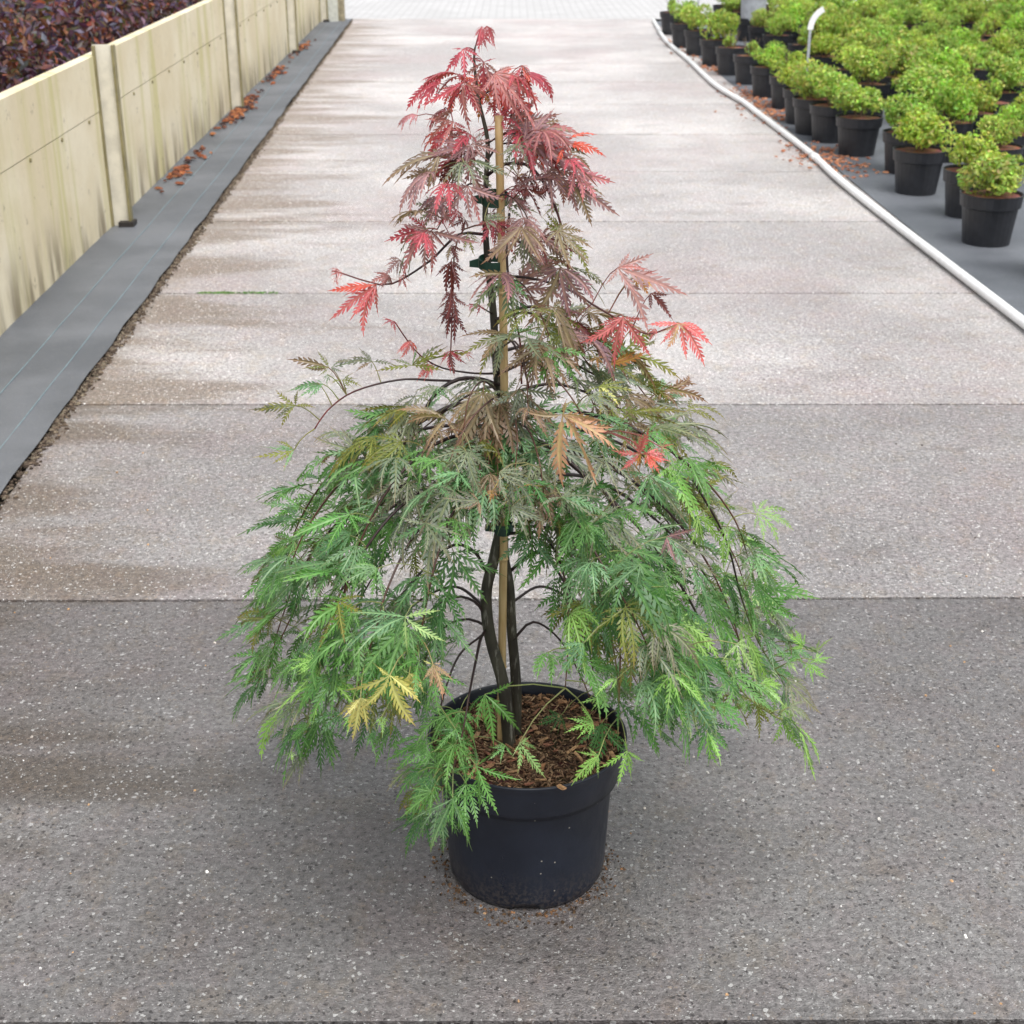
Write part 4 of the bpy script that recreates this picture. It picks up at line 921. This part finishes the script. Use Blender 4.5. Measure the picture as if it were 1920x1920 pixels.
 (c9, 1350, 750, 1470, 990, 'peach', -.28, .45, .12), (c9, 1345, 750, 1380, 1010, 'peach', -.28, .4, .12), (c9, 1355, 745, 1500, 860, 'peach', -.27, .5, .12), (c9, 1340, 740, 1260, 740, 'yellow', -.27, .5, .1),
 (c9, 830, 990, 720, 1150, 'yellow', -.3, .5, .15), (c9, 850, 1000, 800, 1330, 'yellow', -.3, .4, .12), (c9, 760, 1120, 740, 1280, 'lime', -.29, .6, .15), (c9, 980, 1130, 1000, 1280, 'lime', -.28, .5, .15), (c9, 900, 1250, 920, 1420, 'green', -.26, .5, .15), (c9, 940, 1230, 860, 1330, 'deep', -.26, .5, .15),
 (c9, 950, 60, 1010, 280, 'bluegr', -.28, .5, .15), (c9, 940, 60, 890, 280, 'green', -.28, .5, .15), (c9, 930, 40, 680, 130, 'bluegr', -.27, .5, .15),
 (c9, 540, 860, 460, 930, 'lime', -.2, .6, .2), (c9, 540, 800, 320, 960, 'lime', -.2, .5, .2), (c9, 500, 720, 270, 800, 'lime', -.2, .5, .2), (c9, 330, 1380, 330, 1480, 'lime', -.2, .5, .2), (c9, 400, 1260, 300, 1290, 'green', -.2, .5, .2), (c9, 450, 1180, 290, 1280, 'green', -.2, .4, .2), (c9, 250, 560, 70, 860, 'green', .02, .4, .15), (c9, 130, 780, 40, 930, 'olive', .02, .4, .15),
 (c9, 280, 100, 20, 230, 'bluegr', .1, .4, .15), (c9, 270, 120, 120, 230, 'green', .1, .5, .2),
 # far left sprigs on the long arching twig
 (c6, 360, 425, 30, 480, 'greyg', -.08, .35, .15), (c6, 365, 430, 190, 520, 'greyg', -.08, .4, .15), (c6, 360, 425, 60, 410, 'olive', -.08, .3, .1), (c6, 370, 410, 360, 300, 'olive', -.08, .6, 0), (c6, 380, 415, 510, 410, 'olive', -.08, .4, .1),
 (c6, 350, 745, 100, 740, 'bluegr', -.1, .45, .15), (c6, 350, 745, 60, 840, 'olive', -.1, .4, .15), (c6, 355, 750, 200, 850, 'olive', -.1, .5, .15), (c6, 360, 735, 230, 640, 'olive', -.09, .5, 0), (c6, 370, 735, 410, 660, 'olive', -.09, .5, 0),
 (c6, 600, 150, 380, 140, 'olive', -.06, .5, .1), (c6, 600, 150, 300, 65, 'bronze', -.06, .3, .05), (c6, 700, 240, 730, 330, 'olive', -.06, .6, .2), (c6, 700, 240, 600, 240, 'olive', -.06, .5, .1), (c6, 700, 240, 850, 260, 'olive', -.06, .4, .1), (c6, 590, 200, 590, 300, 'bluegr', -.06, .5, .2), (c6, 560, 270, 280, 330, 'bluegr', -.06, .3, .15), (c6, 520, 260, 450, 340, 'greyg', -.06, .5, .2), (c6, 620, 150, 850, 105, 'greyg', -.05, .3, .05),
 (c6, 390, 1150, 170, 1200, 'green', .05, .5, .15), (c6, 395, 1155, 240, 1320, 'green', .05, .5, .15), (c6, 380, 1145, 100, 1140, 'bluegr', .06, .4, .1), (c6, 270, 1430, 150, 1570, 'lime', .05, .4, .15),
 (c6, 1110, 510, 700, 500, 'green', -.02, .4, .1), (c6, 1100, 510, 780, 600, 'green', -.02, .4, .15), (c6, 1110, 505, 940, 460, 'deep', -.02, .5, .1), (c6, 940, 540, 680, 600, 'bluegr', -.02, .5, .15),
 (c6, 830, 755, 470, 700, 'greyg', -.08, .4, .1), (c6, 830, 760, 480, 800, 'bluegr', -.08, .4, .15), (c6, 840, 760, 960, 830, 'bronze', -.08, .5, .15),
 (c6, 1540, 910, 1480, 1100, 'bluegr', -.2, .5, .15), (c6, 1530, 910, 1300, 1060, 'bluegr', -.2, .45, .15), (c6, 1550, 910, 1640, 1060, 'bluegr', -.2, .5, .15), (c6, 1540, 900, 1290, 930, 'bluegr', -.19, .4, .12),
 (c6, 1830, 905, 1840, 1120, 'greyg', -.2, .5, .15), (c6, 1840, 905, 2060, 1030, 'greyg', -.2, .5, .15), (c6, 1680, 1110, 1420, 1110, 'greyg', -.2, .4, .15), (c6, 1670, 1115, 1690, 1230, 'bronze', -.2, .6, .15), (c6, 1780, 1040, 1740, 1130, 'orange', -.18, .8, .2), (c6, 1900, 1060, 1880, 1150, 'orange', -.18, .8, .2),
 (c6, 1300, 1270, 1290, 1540, 'bluegr', -.26, .5, .12), (c6, 1290, 1270, 1060, 1440, 'bluegr', -.26, .5, .12), (c6, 1310, 1270, 1480, 1580, 'greyg', -.26, .4, .12), (c6, 1300, 1265, 1100, 1280, 'greyg', -.25, .4, .12), (c6, 1320, 1265, 1560, 1380, 'greyg', -.25, .5, .12),
]
hero_n = 0
groups = []
for h in HERO:
    x, y = h[0](h[1], h[2])
    if groups:
        gx, gy, gd, mem = groups[-1]
        if math.hypot(x - gx, y - gy) < 9 and abs(h[6] - gd) < .025: mem.append(h); continue
    groups.append((x, y, h[6], [h]))
for gx, gy, dy, mem in groups:
    if dy <= -.15: dy -= .085
    P0 = at(gx, gy, dy)
    toc = (Vector((0, 0, H)) - P0).normalized()
    lob = []
    for h in mem:
        P1 = at(*h[0](h[3], h[4]), dy - .012 + R.uniform(-.014, .014))
        d = P1 - P0; L = d.length; d.normalize()
        lob.append((d, L, h[5], h[8]))
    nrm = (toc * .8 + UP * .5 + rv(.2)).normalized()
    main = max(lob, key=lambda q: q[1]); spread = sum(h[7] for h in mem) / len(mem)
    full = []
    for d, L, pal, dp in lob: full.append((d, L, pal))
    # lobes the tracing left out, between and beside the traced ones
    side = nrm.cross(main[0]).normalized()
    for ang, rl in ((0, .8), (30, .82), (-30, .82), (60, .62), (-60, .62), (98, .36), (-98, .36)):
        if len(full) >= 7: break
        a = rad(ang * (spread + .25) + R.gauss(0, 4)); d = (main[0] * math.cos(a) + side * math.sin(a) + nrm * R.gauss(0, .08)).normalized()
        if all(d.angle(q[0]) > rad(17) for q in full): full.append((d, main[1] * rl * R.uniform(.8, 1.05), R.choice(lob)[2]))
    best = min(anchors, key=lambda q: (q - P0).length + (.02 if q.z > P0.z + .02 else 0))
    LEAVES.append((best, P0, main[0], nrm, main[1], main[3], spread, main[2], full)); hero_n += 1

LOBES = [(0, 1.0), (33, .92), (-33, .92), (67, .72), (-67, .72), (106, .42), (-106, .42)]
REDS = ('crimson', 'pink', 'rose', 'mauve', 'scarlet', 'maroon', 'bronze')
def make_leaf(b, node, base, d, nrm, L, droop, spread, pal, full):
    hue = R.uniform(.82, 1.2); jr = (R.uniform(.9, 1.12), R.uniform(.9, 1.12), R.uniform(.9, 1.12))
    nrm = (nrm - d * nrm.dot(d)); nrm = nrm.normalized() if nrm.length > .05 else d.orthogonal().normalized()
    side = nrm.cross(d)
    vein0 = PAL[pal][1]
    mid = (node + base) * .5 + UP * min(.018, (base - node).length * .18)
    pc = mix(vein0, TW['red'] if pal in REDS else TW['tan'], .6)
    sp = [node, node * .3 + mid * .6 + base * .1, mid * .6 + base * .4, base]
    b.tube(sp, [.0012, .0009, .0008, .0008], 4, pc, cap=False)
    down = Vector((0, 0, -1))
    if full is None:
        lobes = []
        for ang, rl in LOBES:
            a = rad((ang + R.gauss(0, 5)) * spread)
            lobes.append(((d * math.cos(a) + side * math.sin(a) + nrm * R.gauss(.02, .10)).normalized(), L * 1.18 * rl * R.uniform(.82, 1.12), pal))
    else: lobes = full
    for dr, ll, pl in lobes:
        blade, vein, tip = PAL[pl]
        blade = tuple(x * hue * j for x, j in zip(blade, jr)); vein = tuple(x * hue for x in vein); tip = tuple(x * hue for x in tip)
        N = 11 if ll > .065 else 8
        nn = (nrm - dr * nrm.dot(dr)); nn = nn.normalized() if nn.length > .05 else dr.orthogonal().normalized()
        p = base.copy(); V = []; C = []; Fc = []
        seg = ll / N; curl = R.gauss(0, .05); twist = R.gauss(0, .09); dr = dr.copy()
        # traced lobes start a little high so that their tips, once bent, meet the traced tips
        if full is not None: dr = (dr - down * droop * .35).normalized()
        pts = [p.copy()]; dirs = [dr.copy()]; norms = [nn.copy()]
        for i in range(N):
            p = p + dr * seg
            dr = (dr + down * droop * 1.28 / N + nn.cross(dr) * curl).normalized()
            nn = (nn - dr * nn.dot(dr)); nn = nn.normalized() if nn.length > .02 else dr.orthogonal().normalized()
            nn = (nn + dr.cross(nn) * twist).normalized()
            pts.append(p.copy()); dirs.append(dr.copy()); norms.append(nn.copy())
        wide = R.uniform(.024, .036) if pl in REDS or pl in ('peach', 'yellow', 'orange') else R.uniform(.012, .020)
        tb = .62 if pl in REDS or pl in ('peach', 'yellow', 'orange') else .54
        reach = R.uniform(.14, .20)
        def bell(t): return max(0.0, math.sin(math.pi * min(1, max(0, (t - .08) / .92)) ** .72)) * (1 - t) ** .25
        W = []
        for i in range(N + 1):
            t_ = i / N
            hw = ll * (.008 + wide * bell(t_)) if i < N else .0002
            w = norms[i].cross(dirs[i]).normalized(); W.append(w)
            fold = norms[i] * hw * .6
            V += [pts[i], pts[i] + w * hw + fold, pts[i] - w * hw + fold]
            tc = mix(blade, tip, max(0, t_ - .55) / .45)
            C += [mix(vein, tip, max(0, t_ - .6)), tc, tc]
        for i in range(N):
            Fc.append([3 * i, 3 * i + 3, 3 * i + 4, 3 * i + 1]); Fc.append([3 * i, 3 * i + 2, 3 * i + 5, 3 * i + 3])
        for i in range(1, N):
            t_ = (i + .3) / N
            for sg, off in ((1, 1), (-1, 2)):
                tl = ll * reach * bell(min(.97, t_)) * R.uniform(.65, 1.2)
                if tl < .002: continue
                w = W[i] * sg
                th = rad(R.uniform(30, 46))
                fw = (dirs[i] * math.cos(th) + w * math.sin(th)).normalized()
                pr = (w * math.cos(th) - dirs[i] * math.sin(th)).normalized()
                a0 = V[3 * i + off]; a1 = V[3 * i + off].lerp(V[3 * (i + 1) + off], tb)
                lift = norms[i] * tl * R.gauss(.04, .14) + down * tl * .12 * droop
                tp = a0.lerp(a1, .5) + fw * tl + lift
                bl = a0 + fw * tl * .45 + pr * tl * .05 + lift * .3
                bm = a1 + fw * tl * .40 - pr * tl * .02 + lift * .3
                k = len(V); V += [a0, bl, tp, bm, a1]
                tc = mix(blade, tip, max(0, t_ - .5)); C += [tc, blade, mix(blade, tip, .5 + .4 * t_), blade, tc]
                q = [k, k + 1, k + 2, k + 3, k + 4]
                Fc.append(q if sg < 0 else q[::-1])
        b.add(V, Fc, C)
camp = Vector((0, 0, H))
order = sorted(range(len(LEAVES)), key=lambda i: (LEAVES[i][1] - camp).length - LEAVES[i][4] * 2.5 - (.10 if LEAVES[i][8] else 0))
own = set(order[:300])
rest = MB()
for i, lf in enumerate(LEAVES):
    if i in own:
        b = MB(); make_leaf(b, *lf); part(b, 'leaf', M['leaf'], smooth=False, origin=lf[0])
    else: make_leaf(rest, *lf)
o = part(rest, 'foliage', M['leaf'], smooth=False); o['kind'] = 'stuff'
print('LEAVES', len(LEAVES), 'hero', hero_n)
# ties that hold trunk and stake together
def tie(px, py, h, w, label):
    e = MB(); c = at(px, py, -.008); n = 24; v = []
    for k in range(n):
        a = 2 * math.pi * k / n
        for z in (-h / 2, h / 2):
            v.append((c.x + w * math.cos(a), c.y + .016 * math.sin(a), c.z + z + .004 * math.sin(a)))
    e.add(v, [[2 * k, 2 * ((k + 1) % n), 2 * ((k + 1) % n) + 1, 2 * k + 1] for k in range(n)])
    # the loose end sticks out to the left
    e.add([(c.x - w, c.y - .004, c.z - h / 2), (c.x - w - .013, c.y - .010, c.z - h * .3), (c.x - w - .013, c.y - .010, c.z + h * .35), (c.x - w, c.y - .004, c.z + h / 2)], [[0, 1, 2, 3]])
    o = e.build('plant_tie', M['tie'], origin=tuple(c)); 
    sm = o.modifiers.new('thickness', 'SOLIDIFY'); sm.thickness = .0012
    tag(o, label, 'tie')
tie(925, 492, .014, .022, 'dark green tape tie round trunk and stake below the red leaves')
tie(928, 372, .014, .020, 'green tape tie round trunk and stake, higher among the mauve leaves')
tie(944, 985, .018, .016, 'dark green tape tie where the two lower stems meet')
